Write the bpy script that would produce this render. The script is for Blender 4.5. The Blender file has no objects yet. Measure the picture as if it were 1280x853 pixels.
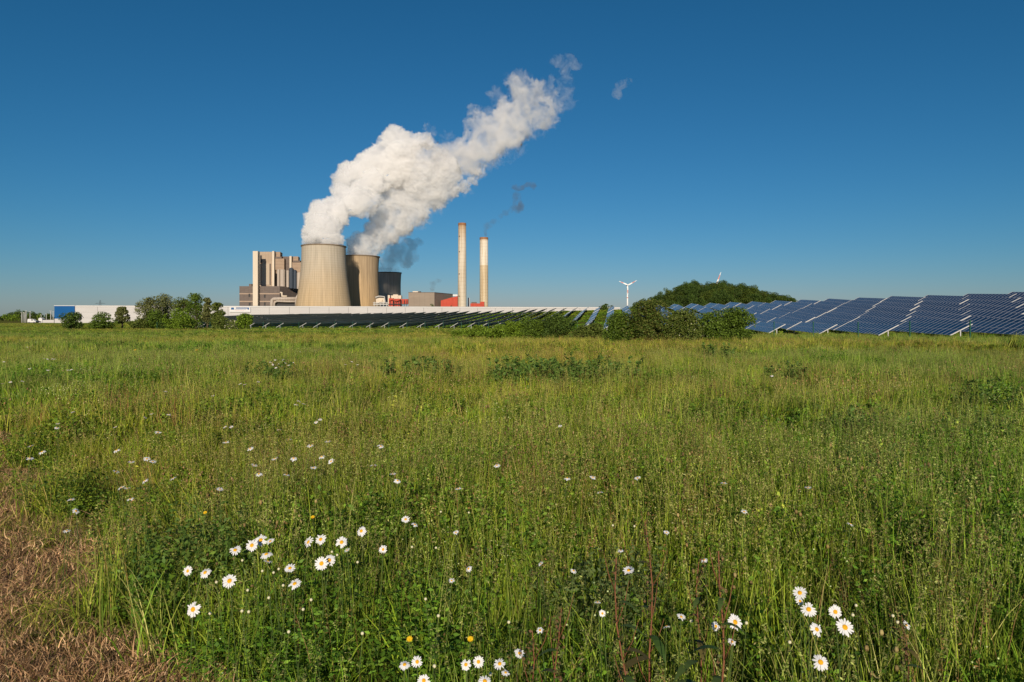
import bpy, math, random
import numpy as np
from mathutils import Vector, Matrix, noise as mnoise

R = math.radians
sc = bpy.context.scene
COL = sc.collection

# ------------------------------------------------------------------ camera
EYE, F, HX, HY = 1.6, 853.3, 640.0, 396.0
cam_d = bpy.data.cameras.new("camera")
cam_d.sensor_width = 36.0
cam_d.lens = 24.0
cam_d.shift_y = -(426.5 - HY) / 1280.0
cam_d.clip_start = 0.05
cam_d.clip_end = 20000.0
cam = bpy.data.objects.new("camera", cam_d)
cam.location = (0, 0, EYE)
cam.rotation_euler = (R(90), 0, 0)
COL.objects.link(cam)
sc.camera = cam

# ------------------------------------------------------------------ light
SUN_EL, SUN_AZ = 20.0, 180.5      # degrees; azimuth clockwise from +Y (behind the camera)
world = bpy.data.worlds.new("World")
sc.world = world
world.use_nodes = True
wn = world.node_tree.nodes
wl = world.node_tree.links
bg = wn["Background"]
sky = wn.new("ShaderNodeTexSky")
sky.sky_type = 'NISHITA'
sky.sun_disc = False
sky.sun_elevation = R(SUN_EL)
sky.sun_rotation = R(SUN_AZ)
sky.altitude = 100
sky.air_density = 1.0
sky.dust_density = 0.25
sky.ozone_density = 10.0
# grade the clear air of the morning: a little less red high up, less blue overall
sep = wn.new("ShaderNodeSeparateColor"); com = wn.new("ShaderNodeCombineColor")
wl.new(sky.outputs[0], sep.inputs[0])
p_ = wn.new("ShaderNodeMath"); p_.operation = 'POWER'; p_.inputs[1].default_value = 1.5
q_ = wn.new("ShaderNodeMath"); q_.operation = 'MULTIPLY'; q_.inputs[1].default_value = 0.60
g_ = wn.new("ShaderNodeMath"); g_.operation = 'MULTIPLY'; g_.inputs[1].default_value = 0.87
b_ = wn.new("ShaderNodeMath"); b_.operation = 'MULTIPLY'; b_.inputs[1].default_value = 0.75
wl.new(sep.outputs[0], p_.inputs[0]); wl.new(p_.outputs[0], q_.inputs[0]); wl.new(q_.outputs[0], com.inputs[0])
wl.new(sep.outputs[1], g_.inputs[0]); wl.new(g_.outputs[0], com.inputs[1])
wl.new(sep.outputs[2], b_.inputs[0]); wl.new(b_.outputs[0], com.inputs[2])
wl.new(com.outputs[0], bg.inputs[0])
bg.inputs[1].default_value = 0.085
sun_d = bpy.data.lights.new("sun", 'SUN')
sun_d.energy = 4.9
sun_d.angle = R(0.53)
sun_d.color = (1.0, 0.86, 0.68)
sun = bpy.data.objects.new("sun", sun_d)
az, el = R(SUN_AZ), R(SUN_EL)
to_sun = Vector((math.sin(az) * math.cos(el), math.cos(az) * math.cos(el), math.sin(el)))
sun.rotation_euler = to_sun.to_track_quat('Z', 'Y').to_euler()
COL.objects.link(sun)
sc.view_settings.view_transform = 'Standard'
sc.view_settings.look = 'None'
sc.view_settings.gamma = 1.0
sc.view_settings.exposure = 0.0
sc.view_settings.use_curve_mapping = False
sc.render.engine = 'CYCLES'
sc.cycles.volume_bounces = 14
sc.cycles.max_bounces = 16
sc.cycles.diffuse_bounces = 3
sc.cycles.glossy_bounces = 2
sc.cycles.transmission_bounces = 3
sc.cycles.transparent_max_bounces = 16
sc.cycles.volume_max_steps = 256
sc.cycles.use_denoising = True
sc.cycles.denoiser = 'OPENIMAGEDENOISE'
sc.cycles.denoising_input_passes = 'RGB_ALBEDO_NORMAL'

rng = np.random.default_rng(7)
random.seed(7)

# ------------------------------------------------------------------ helpers
def PX(px, py, d):
    """a point of the photograph at depth d, in metres"""
    return Vector(((px - HX) / F * d, d, EYE + (HY - py) / F * d))

def px_x(px, d):
    return (px - HX) / F * d

def px_z(py, d):
    return EYE + (HY - py) / F * d

def sstep(a, b, x):
    t = np.clip((np.asarray(x, float) - a) / (b - a), 0, 1)
    return t * t * (3 - 2 * t)

CR, SR = math.cos(R(8.7)), math.sin(R(8.7))
def uv_of(x, y):
    return SR * x + CR * y, CR * x - SR * y      # u along the solar rows, v across them
def xy_of(u, v):
    return SR * u + CR * v, CR * u - SR * v

def row_line(v):
    v = np.asarray(v, float)
    return np.where(v > -35.5, 65.3 + 1.4 * (30.5 - v), 157.7 - 0.15 * (-(v + 35.5)))

def row_start(v):
    v = np.asarray(v, float); a = row_line(v)
    return np.where(v < -95, np.maximum(a, -1.517 * v), a)

def ground_h(x, y):
    x = np.asarray(x, float); y = np.asarray(y, float)
    base = np.interp(y, [0, 14, 35, 60, 150, 400, 1200, 9000], [0, 0, -0.25, -0.7, -1.4, -2.1, -2.4, -2.4])
    u, v = uv_of(x, y)
    crest = np.interp(v, [-200, -150, -97, -39, -2, 38, 64, 110], [-1.6, 0.9, 1.7, 3.1, 3.7, 4.0, 4.4, 4.6])
    w = (u - row_line(v) + 2.0) / 95.0
    s = sstep(-0.05, 1.25, w) * (1 - 0.75 * sstep(1.5, 3.2, w))
    side = sstep(-210, -150, v)
    h = base + (crest - base) * s * side
    # low swells over the meadow
    h = h + 0.05 * np.sin(x * 0.31 + 1.3) * np.sin(y * 0.23 + 0.4) * sstep(5, 18, y)
    # mound with the wood
    g = np.exp(-np.abs((x - 157) / 40.0) ** 2.6 - (((y - 520) / 80.0) ** 2))
    g2 = np.exp(-(((x - 119) / 24.0) ** 2) - (((y - 520) / 80.0) ** 2))
    h = h + 19.5 * g + 6.0 * g2
    return h

def gz(x, y):
    return float(ground_h(x, y))

def make_mesh(name, verts, faces, mats=(), cols=None, fmat=None, smooth=False):
    me = bpy.data.meshes.new(name)
    verts = np.asarray(verts, dtype=np.float32)
    if isinstance(faces, np.ndarray):
        k = faces.shape[1]
        nf = len(faces)
        me.vertices.add(len(verts)); me.vertices.foreach_set("co", verts.ravel())
        me.loops.add(nf * k); me.loops.foreach_set("vertex_index", faces.ravel().astype(np.int32))
        me.polygons.add(nf)
        me.polygons.foreach_set("loop_start", (np.arange(nf) * k).astype(np.int32))
        me.polygons.foreach_set("loop_total", np.full(nf, k, dtype=np.int32))
    else:
        me.from_pydata(verts.tolist(), [], faces)
    if fmat is not None:
        me.polygons.foreach_set("material_index", np.asarray(fmat, dtype=np.int32))
    if smooth:
        me.polygons.foreach_set("use_smooth", np.ones(len(me.polygons), dtype=bool))
    for m in mats:
        me.materials.append(m)
    if cols is not None:
        ca = me.color_attributes.new("col", 'FLOAT_COLOR', 'POINT')
        c = np.ones((len(verts), 4), dtype=np.float32); c[:, :3] = cols
        ca.data.foreach_set("color", c.ravel())
    me.update(); me.validate()
    return me

def link(name, me, parent=None, loc=(0, 0, 0), rot=(0, 0, 0)):
    o = bpy.data.objects.new(name, me)
    COL.objects.link(o)
    o.location = loc; o.rotation_euler = rot
    if parent is not None:
        o.parent = parent
    return o

def tag(o, label=None, cat=None, group=None, kind=None):
    if label: o["label"] = label
    if cat: o["category"] = cat
    if group: o["group"] = group
    if kind: o["kind"] = kind
    return o

def empty(name, loc, rot=(0, 0, 0)):
    o = bpy.data.objects.new(name, None)
    COL.objects.link(o)
    o.location = loc; o.rotation_euler = rot
    o.empty_display_size = 0.2
    return o

def kids(o):
    return [c for c in bpy.data.objects if c.parent == o]

def copy_tree(o, parent=None, ch=None):
    c = o.copy(); COL.objects.link(c)
    if parent is not None: c.parent = parent
    for k in (ch[o.name] if ch is not None else kids(o)):
        copy_tree(k, c, ch)
    return c

class MB:
    """collects simple solids and builds ONE mesh object out of them"""
    def __init__(s):
        s.v, s.f = [], []
    def add(s, vs, fs):
        n = len(s.v)
        s.v += [tuple(p) for p in vs]
        s.f += [tuple(i + n for i in f) for f in fs]
        return s
    def box(s, x0, x1, y0, y1, z0, z1, rz=0.0, c=(0, 0)):
        vs = [(x, y, z) for z in (z0, z1) for x, y in ((x0, y0), (x1, y0), (x1, y1), (x0, y1))]
        if rz:
            ca, sa = math.cos(rz), math.sin(rz)
            vs = [(c[0] + (x - c[0]) * ca - (y - c[1]) * sa, c[1] + (x - c[0]) * sa + (y - c[1]) * ca, z) for x, y, z in vs]
        return s.add(vs, [(3, 2, 1, 0), (4, 5, 6, 7), (0, 1, 5, 4), (1, 2, 6, 5), (2, 3, 7, 6), (3, 0, 4, 7)])
    def tube(s, pts, rad, n=8, caps=True):
        pts = [Vector(p) for p in pts]
        if not hasattr(rad, '__len__'): rad = [rad] * len(pts)
        b = len(s.v)
        ref = None
        for i, p in enumerate(pts):
            d = (pts[min(i + 1, len(pts) - 1)] - pts[max(i - 1, 0)])
            if d.length < 1e-9: d = Vector((0, 0, 1))
            d.normalize()
            if ref is None:
                ref = Vector((1, 0, 0)) if abs(d.x) < 0.8 else Vector((0, 1, 0))
            a = (ref - d * ref.dot(d)).normalized(); ref = a
            c = d.cross(a)
            for k in range(n):
                t = 2 * math.pi * k / n
                s.v.append(tuple(p + (a * math.cos(t) + c * math.sin(t)) * rad[i]))
        for i in range(len(pts) - 1):
            for k in range(n):
                s.f.append((b + i * n + k, b + i * n + (k + 1) % n, b + (i + 1) * n + (k + 1) % n, b + (i + 1) * n + k))
        if caps:
            s.f.append(tuple(b + k for k in reversed(range(n))))
            s.f.append(tuple(b + (len(pts) - 1) * n + k for k in range(n)))
        return s
    def lathe(s, prof, n=48, c=(0, 0), close=False):
        b = len(s.v)
        for r, z in prof:
            for k in range(n):
                t = 2 * math.pi * k / n
                s.v.append((c[0] + r * math.cos(t), c[1] + r * math.sin(t), z))
        for i in range(len(prof) - 1):
            for k in range(n):
                s.f.append((b + i * n + k, b + i * n + (k + 1) % n, b + (i + 1) * n + (k + 1) % n, b + (i + 1) * n + k))
        if close:
            s.f.append(tuple(b + k for k in reversed(range(n))))
            s.f.append(tuple(b + (len(prof) - 1) * n + k for k in range(n)))
        return s
    def prism(s, poly, z0, z1):
        n = len(poly)
        vs = [(x, y, z0) for x, y in poly] + [(x, y, z1) for x, y in poly]
        fs = [tuple(reversed(range(n))), tuple(range(n, 2 * n))] + [(i, (i + 1) % n, n + (i + 1) % n, n + i) for i in range(n)]
        return s.add(vs, fs)
    def build(s, name, m, parent=None, smooth=False, **kw):
        me = make_mesh(name, np.array(s.v), s.f, [m], smooth=smooth)
        return link(name, me, parent, **kw)

# ------------------------------------------------------------------ materials
def new_mat(name):
    m = bpy.data.materials.new(name); m.use_nodes = True
    return m, m.node_tree.nodes, m.node_tree.links, m.node_tree.nodes["Principled BSDF"]

def ramp(nodes, stops):
    r = nodes.new("ShaderNodeValToRGB")
    els = r.color_ramp.elements
    els[0].position, els[0].color = stops[0][0], (*stops[0][1], 1)
    els[1].position, els[1].color = stops[-1][0], (*stops[-1][1], 1)
    for p, c in stops[1:-1]:
        e = els.new(p); e.color = (*c, 1)
    return r

def weathered(name, c1, c2, scale=(0.1, 0.1, 0.02), rough=0.85, detail=6, spec=0.2, bump=0.0, metal=0.0, coord='Object'):
    """two base colours mixed by stretched noise (stains running down)"""
    m, n, l, b = new_mat(name)
    tc = n.new("ShaderNodeTexCoord"); mp = n.new("ShaderNodeMapping")
    mp.inputs['Scale'].default_value = scale
    nz = n.new("ShaderNodeTexNoise"); nz.inputs['Scale'].default_value = 1.0; nz.inputs['Detail'].default_value = detail
    nz.inputs['Roughness'].default_value = 0.6
    rp = ramp(n, [(0.3, c1), (0.7, c2)])
    l.new(tc.outputs[coord], mp.inputs[0]); l.new(mp.outputs[0], nz.inputs['Vector'])
    l.new(nz.outputs[0], rp.inputs[0]); l.new(rp.outputs[0], b.inputs['Base Color'])
    b.inputs['Roughness'].default_value = rough
    b.inputs['Specular IOR Level'].default_value = spec
    b.inputs['Metallic'].default_value = metal
    if bump:
        bp = n.new("ShaderNodeBump"); bp.inputs['Strength'].default_value = bump
        l.new(nz.outputs[0], bp.inputs['Height']); l.new(bp.outputs[0], b.inputs['Normal'])
    return m

def leaf_mat(name, tint=None, trans=0.25, instancer=False, rough=0.6):
    """foliage: per-leaf colour attribute, a little see-through"""
    m, n, l, b = new_mat(name)
    at = n.new("ShaderNodeAttribute"); at.attribute_name = "col"
    src = at.outputs['Color']
    if instancer:
        ti = n.new("ShaderNodeAttribute"); ti.attribute_type = 'INSTANCER'; ti.attribute_name = "tint"
        mx = n.new("ShaderNodeMix"); mx.data_type = 'RGBA'; mx.blend_type = 'MULTIPLY'
        mx.inputs[0].default_value = 1.0
        l.new(src, mx.inputs[6]); l.new(ti.outputs['Color'], mx.inputs[7])
        src = mx.outputs[2]
    l.new(src, b.inputs['Base Color'])
    b.inputs['Roughness'].default_value = rough
    b.inputs['Specular IOR Level'].default_value = 0.25
    tr = n.new("ShaderNodeBsdfTranslucent"); l.new(src, tr.inputs[0])
    ms = n.new("ShaderNodeMixShader"); ms.inputs[0].default_value = trans
    l.new(b.outputs[0], ms.inputs[1]); l.new(tr.outputs[0], ms.inputs[2])
    l.new(ms.outputs[0], n["Material Output"].inputs['Surface'])
    return m

M_GRASS = leaf_mat("grass_blades", instancer=True, trans=0.22)
M_LEAF = leaf_mat("leaves", trans=0.25)
M_BARK = weathered("bark", (0.06, 0.045, 0.03), (0.13, 0.10, 0.07), (3, 3, 1), 0.95, bump=0.4)
M_WHITE = weathered("white_sheet_cladding", (0.47, 0.46, 0.46), (0.52, 0.51, 0.51), (0.02, 0.02, 0.3), 0.6)
def add_joints(m, axis, period, width, dark):
    n, l = m.node_tree.nodes, m.node_tree.links
    b = n["Principled BSDF"]; src = b.inputs['Base Color'].links[0].from_socket
    tc = n.new("ShaderNodeTexCoord"); sp = n.new("ShaderNodeSeparateXYZ"); l.new(tc.outputs['Object'], sp.inputs[0])
    a = n.new("ShaderNodeMath"); a.operation = 'DIVIDE'; a.inputs[1].default_value = period; l.new(sp.outputs[axis], a.inputs[0])
    f = n.new("ShaderNodeMath"); f.operation = 'FRACT'; l.new(a.outputs[0], f.inputs[0])
    t = n.new("ShaderNodeMath"); t.operation = 'LESS_THAN'; t.inputs[1].default_value = width / period; l.new(f.outputs[0], t.inputs[0])
    q = n.new("ShaderNodeMix"); q.data_type = 'RGBA'; q.blend_type = 'MULTIPLY'; q.inputs[7].default_value = (dark, dark, dark, 1)
    l.new(t.outputs[0], q.inputs[0]); l.new(src, q.inputs[6]); l.new(q.outputs[2], b.inputs['Base Color'])
M_HALL = weathered("hall_cladding", (0.45, 0.44, 0.44), (0.53, 0.52, 0.52), (0.05, 0.05, 0.6), 0.6)
add_joints(M_HALL, 0, 12.0, 0.35, 0.62); add_joints(M_HALL, 2, 3.1, 0.14, 0.8)
M_WPAINT = weathered("white_paint", (0.60, 0.60, 0.60), (0.66, 0.66, 0.66), (1, 1, 1), 0.45)
M_BLUE = weathered("blue_cladding", (0.003, 0.075, 0.24), (0.005, 0.085, 0.27), (0.1, 0.1, 0.02), 0.5)
M_GALV = weathered("galvanised_steel", (0.46, 0.46, 0.45), (0.55, 0.55, 0.54), (2, 2, 2), 0.5)
M_GREEN = weathered("green_fence_paint", (0.01, 0.075, 0.045), (0.015, 0.10, 0.06), (4, 4, 1), 0.5)
M_DARK = weathered("dark_steel", (0.03, 0.03, 0.035), (0.06, 0.06, 0.06), (1, 1, 1), 0.6)

# ------------------------------------------------------------------ ground
def grid_mesh(name, xs, ys, fn, mat):
    X, Y = np.meshgrid(xs, ys)
    Z = fn(X, Y)
    v = np.stack([X.ravel(), Y.ravel(), Z.ravel()], 1)
    nx, ny = len(xs), len(ys)
    i = np.arange(nx * ny).reshape(ny, nx)
    f = np.stack([i[:-1, :-1].ravel(), i[:-1, 1:].ravel(), i[1:, 1:].ravel(), i[1:, :-1].ravel()], 1)
    return make_mesh(name, v, f, [mat], smooth=True)

def ground_material():
    m, n, l, b = new_mat("meadow_soil_and_grass")
    tc = n.new("ShaderNodeTexCoord")
    def nz(scale, det=5, rough=0.6):
        t = n.new("ShaderNodeTexNoise"); t.inputs['Scale'].default_value = scale
        t.inputs['Detail'].default_value = det; t.inputs['Roughness'].default_value = rough
        l.new(tc.outputs['Object'], t.inputs['Vector']); return t
    a = nz(0.06, 4); c = nz(1.3, 8, 0.75)
    r1 = ramp(n, [(0.32, (0.095, 0.125, 0.026)), (0.5, (0.14, 0.15, 0.036)), (0.68, (0.19, 0.175, 0.06))])
    l.new(a.outputs[0], r1.inputs[0])
    r2 = ramp(n, [(0.3, (0.45, 0.45, 0.42)), (0.72, (1.3, 1.3, 1.2))])
    l.new(c.outputs[0], r2.inputs[0])
    mx = n.new("ShaderNodeMix"); mx.data_type = 'RGBA'; mx.blend_type = 'MULTIPLY'; mx.inputs[0].default_value = 1
    l.new(r1.outputs[0], mx.inputs[6]); l.new(r2.outputs[0], mx.inputs[7])
    l.new(mx.outputs[2], b.inputs['Base Color'])
    b.inputs['Roughness'].default_value = 1.0; b.inputs['Specular IOR Level'].default_value = 0.0
    bp = n.new("ShaderNodeBump"); bp.inputs['Strength'].default_value = 0.5; bp.inputs['Distance'].default_value = 0.1
    l.new(c.outputs[0], bp.inputs['Height']); l.new(bp.outputs[0], b.inputs['Normal'])
    return m

M_GROUND = ground_material()
xs = np.unique(np.concatenate([np.linspace(-9000, -600, 15), np.linspace(-600, -200, 30), np.linspace(-200, 200, 161), np.linspace(200, 600, 40), np.linspace(600, 9000, 15)]))
ys = np.unique(np.concatenate([np.linspace(-40, 20, 25), np.linspace(20, 330, 150), np.linspace(330, 800, 60), np.linspace(800, 12000, 30)]))
g = link("meadow_ground", grid_mesh("meadow_ground", xs, ys, ground_h, M_GROUND))
tag(g, kind="structure")

# mown strip of dry grass along the left edge: everything left of the line A-B
SA, SB = np.array((-1.36, 2.9)), np.array((-6.1, 8.5))
SD = (SB - SA) / np.linalg.norm(SB - SA)
SN = np.array((-SD[1], SD[0]))            # points away from the meadow (to the left)
def strip_dist(x, y):
    return (x - SA[0]) * SN[0] + (y - SA[1]) * SN[1]
M_SOIL = weathered("dry_mown_soil", (0.10, 0.058, 0.03), (0.34, 0.22, 0.13), (9, 9, 9), 1.0, detail=9, spec=0.0, bump=0.8)
def strip_mesh():
    ts = np.linspace(-8, 22, 90); ws = np.linspace(0.0, 3.6, 16)
    v = []
    for t in ts:
        wob = 0.10 * math.sin(t * 2.1) + 0.07 * math.sin(t * 5.3 + 1)
        for w in ws:
            p = SA + SD * t + SN * (w + (wob if w < 0.1 else 0))
            v.append((p[0], p[1], gz(p[0], p[1]) + 0.004 + 0.012 * mnoise.noise(Vector((p[0] * 4, p[1] * 4, 0))) + 0.012))
    nw = len(ws); i = np.arange(len(ts) * nw).reshape(len(ts), nw)
    f = np.stack([i[:-1, :-1].ravel(), i[1:, :-1].ravel(), i[1:, 1:].ravel(), i[:-1, 1:].ravel()], 1)
    return make_mesh("mown_strip", np.array(v), f, [M_SOIL], smooth=True)
tag(link("mown_path", strip_mesh()), kind="structure")

# ------------------------------------------------------------------ foliage builders
def blades(n, spread, h, w, lean, cols, segs=4, colvar=0.42, base=None, r=rng, tipbend=1.0):
    """n curved grass blades as strips: returns verts, quads, colours"""
    if base is None:
        ang = r.uniform(0, 2 * np.pi, n); rad = spread * np.sqrt(r.uniform(0, 1, n))
        base = np.stack([rad * np.cos(ang), rad * np.sin(ang), np.zeros(n)], 1)
    H = r.uniform(h[0], h[1], n); W = r.uniform(w[0], w[1], n)
    la = r.uniform(0, 2 * np.pi, n); L = r.uniform(lean[0], lean[1], n) * H
    fa = r.uniform(0, 2 * np.pi, n)
    t = np.linspace(0, 1, segs + 1)
    cx = base[:, 0, None] + (L * np.cos(la))[:, None] * t ** 2 * tipbend
    cy = base[:, 1, None] + (L * np.sin(la))[:, None] * t ** 2 * tipbend
    cz = base[:, 2, None] + H[:, None] * (t - 0.18 * (L / H)[:, None] * t ** 3)
    ww = W[:, None] * (1 - t ** 1.7 * 0.92)[None, :] * 0.5
    ox = np.cos(fa)[:, None] * ww; oy = np.sin(fa)[:, None] * ww
    a = np.stack([cx - ox, cy - oy, cz], 2); b = np.stack([cx + ox, cy + oy, cz], 2)
    v = np.stack([a, b], 2).reshape(-1, 3)              # blade, seg, side
    k = (segs + 1) * 2
    i0 = (np.arange(n) * k)[:, None] + (np.arange(segs) * 2)[None, :]
    q = np.stack([i0, i0 + 1, i0 + 3, i0 + 2], 2).reshape(-1, 4)
    cols = np.asarray(cols, float)
    ci = cols[r.integers(0, len(cols), n)] * r.uniform(1 - colvar, 1 + colvar, (n, 1))
    c = np.repeat(ci, k, 0)
    top = np.stack([cx[:, -1], cy[:, -1], cz[:, -1]], 1)
    return v, q, c, top, ci

def leaves(cen, size, cols, aspect=0.55, up=0.3, colvar=0.25, r=rng, fold=0.15):
    """one folded diamond leaf at each centre"""
    n = len(cen)
    d = r.normal(size=(n, 3)); d[:, 2] = d[:, 2] * 0.6 + up
    d /= np.linalg.norm(d, axis=1, keepdims=True)
    e = np.cross(d, r.normal(size=(n, 3))); e /= np.linalg.norm(e, axis=1, keepdims=True)
    nn = np.cross(d, e)
    S = (r.uniform(0.6, 1.3, n) * size)[:, None]
    p0 = cen - d * S * 0.5; p2 = cen + d * S * 0.5
    p1 = cen + e * S * aspect * 0.5 + nn * S * fold; p3 = cen - e * S * aspect * 0.5 + nn * S * fold
    v = np.stack([p0, p1, p2, p3], 1).reshape(-1, 3)
    q = np.arange(n * 4).reshape(n, 4)
    cols = np.asarray(cols, float)
    ci = cols[r.integers(0, len(cols), n)] * r.uniform(1 - colvar, 1 + colvar, (n, 1))
    return v, q, np.repeat(ci, 4, 0)

def blobs(cen, rx, rz, cols, r=rng):
    """small flower heads / buds: little barrels"""
    n = len(cen)
    ring = np.array([(.7, 0, -.8), (0, .7, -.8), (-.7, 0, -.8), (0, -.7, -.8), (1, 0, 0), (0, 1, 0), (-1, 0, 0), (0, -1, 0), (.55, 0, .85), (0, .55, .85), (-.55, 0, .85), (0, -.55, .85)], float)
    v = (cen[:, None, :] + ring[None] * np.array((rx, rx, rz))).reshape(-1, 3)
    qs = [(3, 2, 1, 0), (8, 9, 10, 11)]
    for k in range(4):
        m = (k + 1) % 4
        qs += [(k, m, 4 + m, 4 + k), (4 + k, 4 + m, 8 + m, 8 + k)]
    q = (np.arange(n)[:, None, None] * 12 + np.array(qs)[None]).reshape(-1, 4)
    cols = np.asarray(cols, float)
    ci = cols[r.integers(0, len(cols), n)] * r.uniform(0.75, 1.25, (n, 1))
    return v, q, np.repeat(ci, 12, 0)

def merge(parts):
    vs, qs, cs, off = [], [], [], 0
    for p in parts:
        v, q, c = p[:3]
        vs.append(v); qs.append(q + off); cs.append(c); off += len(v)
    return np.concatenate(vs), np.concatenate(qs), np.concatenate(cs)

G1 = [(0.200, 0.250, 0.026), (0.270, 0.300, 0.036), (0.110, 0.170, 0.020), (0.330, 0.340, 0.070), (0.170, 0.250, 0.024)]
G2 = [(0.085, 0.155, 0.020), (0.115, 0.190, 0.024), (0.155, 0.230, 0.030)]
STRAW = [(0.36, 0.29, 0.13), (0.30, 0.25, 0.11), (0.42, 0.34, 0.17)]
OLIVE = [(0.25, 0.25, 0.075), (0.29, 0.27, 0.09)]
SEED = [(0.27, 0.22, 0.11), (0.22, 0.155, 0.09), (0.31, 0.27, 0.13)]
RUST = [(0.26, 0.13, 0.07), (0.22, 0.11, 0.06)]

def seedheads(top, n_per, length, width, cols, r=rng):
    n = len(top); width *= 0.7
    k = np.repeat(np.arange(n), n_per)
    t = r.uniform(0, 1, len(k))
    cen = top[k].copy(); cen[:, 2] -= t * length
    cen[:, :2] += r.normal(size=(len(k), 2)) * width * (0.4 + t[:, None])
    return leaves(cen, length * 0.11, cols, aspect=0.4, up=0.8, r=r)

def tuft(kind, k=1.0, r=rng):
    """one clump; k widens the blades for clumps seen from farther off"""
    P = []
    if kind == 'fine':
        P.append(blades(50, 0.13, (0.18, 0.48), (0.003 * k, 0.006 * k), (0.03, 0.38), G1, r=r))
        P.append(blades(6, 0.13, (0.2, 0.4), (0.002 * k, 0.004 * k), (0.3, 1.2), STRAW, r=r))
    elif kind == 'tall':
        P.append(blades(30, 0.12, (0.2, 0.46), (0.003 * k, 0.006 * k), (0.03, 0.38), G1, r=r))
        s = blades(13, 0.13, (0.45, 0.66), (0.0026 * k, 0.0038 * k), (0.02, 0.16), OLIVE + G1, r=r)
        P.append(s); P.append(seedheads(s[3], 14, 0.11, 0.006 * k ** 0.5, SEED + [(0.30, 0.32, 0.10), (0.36, 0.34, 0.14)], r=r))
    elif kind == 'lush':
        P.append(blades(40, 0.13, (0.2, 0.48), (0.004 * k, 0.008 * k), (0.05, 0.4), [G1[0], G1[1], (0.17, 0.27, 0.03)], r=r))
    elif kind == 'herb':
        P.append(blades(14, 0.13, (0.2, 0.42), (0.004 * k, 0.007 * k), (0.2, 0.8), G1, r=r))
        n = 10
        s = blades(n, 0.12, (0.25, 0.48), (0.002 * k, 0.003 * k), (0.1, 0.6), G2, r=r)
        P.append(s)
        t = r.uniform(0.3, 1, 340); j = r.integers(0, n, 340)
        c = s[3][j] * t[:, None]; c[:, :2] += r.normal(size=(340, 2)) * 0.024
        P.append(leaves(c, 0.021 * k ** 0.6, G2, up=0.1, r=r))
    elif kind == 'clover':
        P.append(blades(20, 0.13, (0.2, 0.4), (0.003 * k, 0.006 * k), (0.1, 0.8), G1, r=r))
        c = np.stack([r.normal(0, 0.07, 120), r.normal(0, 0.07, 120), r.uniform(0.08, 0.34, 120)], 1)
        P.append(leaves(c, 0.020 * k ** 0.6, G2, aspect=0.8, up=0.0, r=r))
        s = blades(5, 0.11, (0.38, 0.56), (0.002 * k, 0.003 * k), (0.05, 0.3), G1, r=r)
        P.append(s)
        P.append(blobs(s[3], 0.0065 * k ** 0.5, 0.011 * k ** 0.5, [(0.28, 0.17, 0.10), (0.34, 0.23, 0.14), (0.22, 0.14, 0.08)], r=r))
    elif kind == 'rusty':
        P.append(blades(26, 0.13, (0.2, 0.42), (0.003 * k, 0.005 * k), (0.1, 0.8), G1, r=r))
        s = blades(9, 0.13, (0.45, 0.68), (0.0018 * k, 0.003 * k), (0.03, 0.22), RUST + OLIVE, r=r)
        P.append(s); P.append(seedheads(s[3], 14, 0.12, 0.006 * k ** 0.5, RUST + SEED, r=r))
    elif kind == 'rattle':
        P.append(blades(20, 0.13, (0.2, 0.42), (0.003 * k, 0.006 * k), (0.1, 0.8), G1, r=r))
        s = blades(3, 0.06, (0.36, 0.5), (0.003 * k, 0.004 * k), (0.03, 0.2), G1, r=r)
        P.append(s)
        j = np.repeat(np.arange(3), 16); t = r.uniform(0.6, 1, len(j))
        c = s[3][j] * t[:, None]; c[:, :2] += r.normal(size=(len(j), 2)) * 0.012
        P.append(leaves(c, 0.026 * k ** 0.5, [(0.50, 0.50, 0.10), (0.38, 0.44, 0.09)], up=0.2, r=r))
    elif kind == 'straw':
        P.append(blades(12, 0.13, (0.3, 0.6), (0.002 * k, 0.004 * k), (0.05, 0.45), STRAW, r=r))
        P.append(blades(26, 0.13, (0.22, 0.45), (0.003 * k, 0.006 * k), (0.05, 0.5), G1 + OLIVE, r=r))
    elif kind == 'white':
        P.append(blades(24, 0.13, (0.2, 0.42), (0.003 * k, 0.006 * k), (0.1, 0.8), G1, r=r))
        s = blades(8, 0.12, (0.36, 0.54), (0.0015 * k, 0.002 * k), (0.05, 0.4), G1, r=r)
        P.append(s); P.append(blobs(s[3], 0.0035 * k ** 0.5, 0.003 * k ** 0.5, [(0.65, 0.62, 0.45), (0.5, 0.48, 0.3)], r=r))
    elif kind == 'mown':
        P.append(blades(70, 0.16, (0.02, 0.075), (0.002 * k, 0.004 * k), (0.3, 1.4), [(0.50, 0.32, 0.19), (0.40, 0.25, 0.14), (0.56, 0.40, 0.25), (0.22, 0.13, 0.07)], r=r))
        b = np.stack([r.normal(0, 0.08, 60), r.normal(0, 0.08, 60), r.uniform(0.0, 0.035, 60)], 1)
        P.append(blades(60, 0.1, (0.008, 0.03), (0.0015 * k, 0.003 * k), (1.0, 2.4), [(0.54, 0.36, 0.21), (0.40, 0.25, 0.15), (0.58, 0.42, 0.27)], base=b, r=r))
        P.append(blades(8, 0.14, (0.03, 0.10), (0.002 * k, 0.004 * k), (0.2, 1.0), G1, r=r))
    elif kind == 'mowngreen':
        P.append(blades(26, 0.16, (0.04, 0.16), (0.002 * k, 0.005 * k), (0.3, 1.4), G1, r=r))
        P.append(blades(40, 0.16, (0.03, 0.10), (0.002 * k, 0.004 * k), (0.5, 2.5), [(0.50, 0.36, 0.20), (0.38, 0.27, 0.15)], r=r))
    return merge(P)

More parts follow.
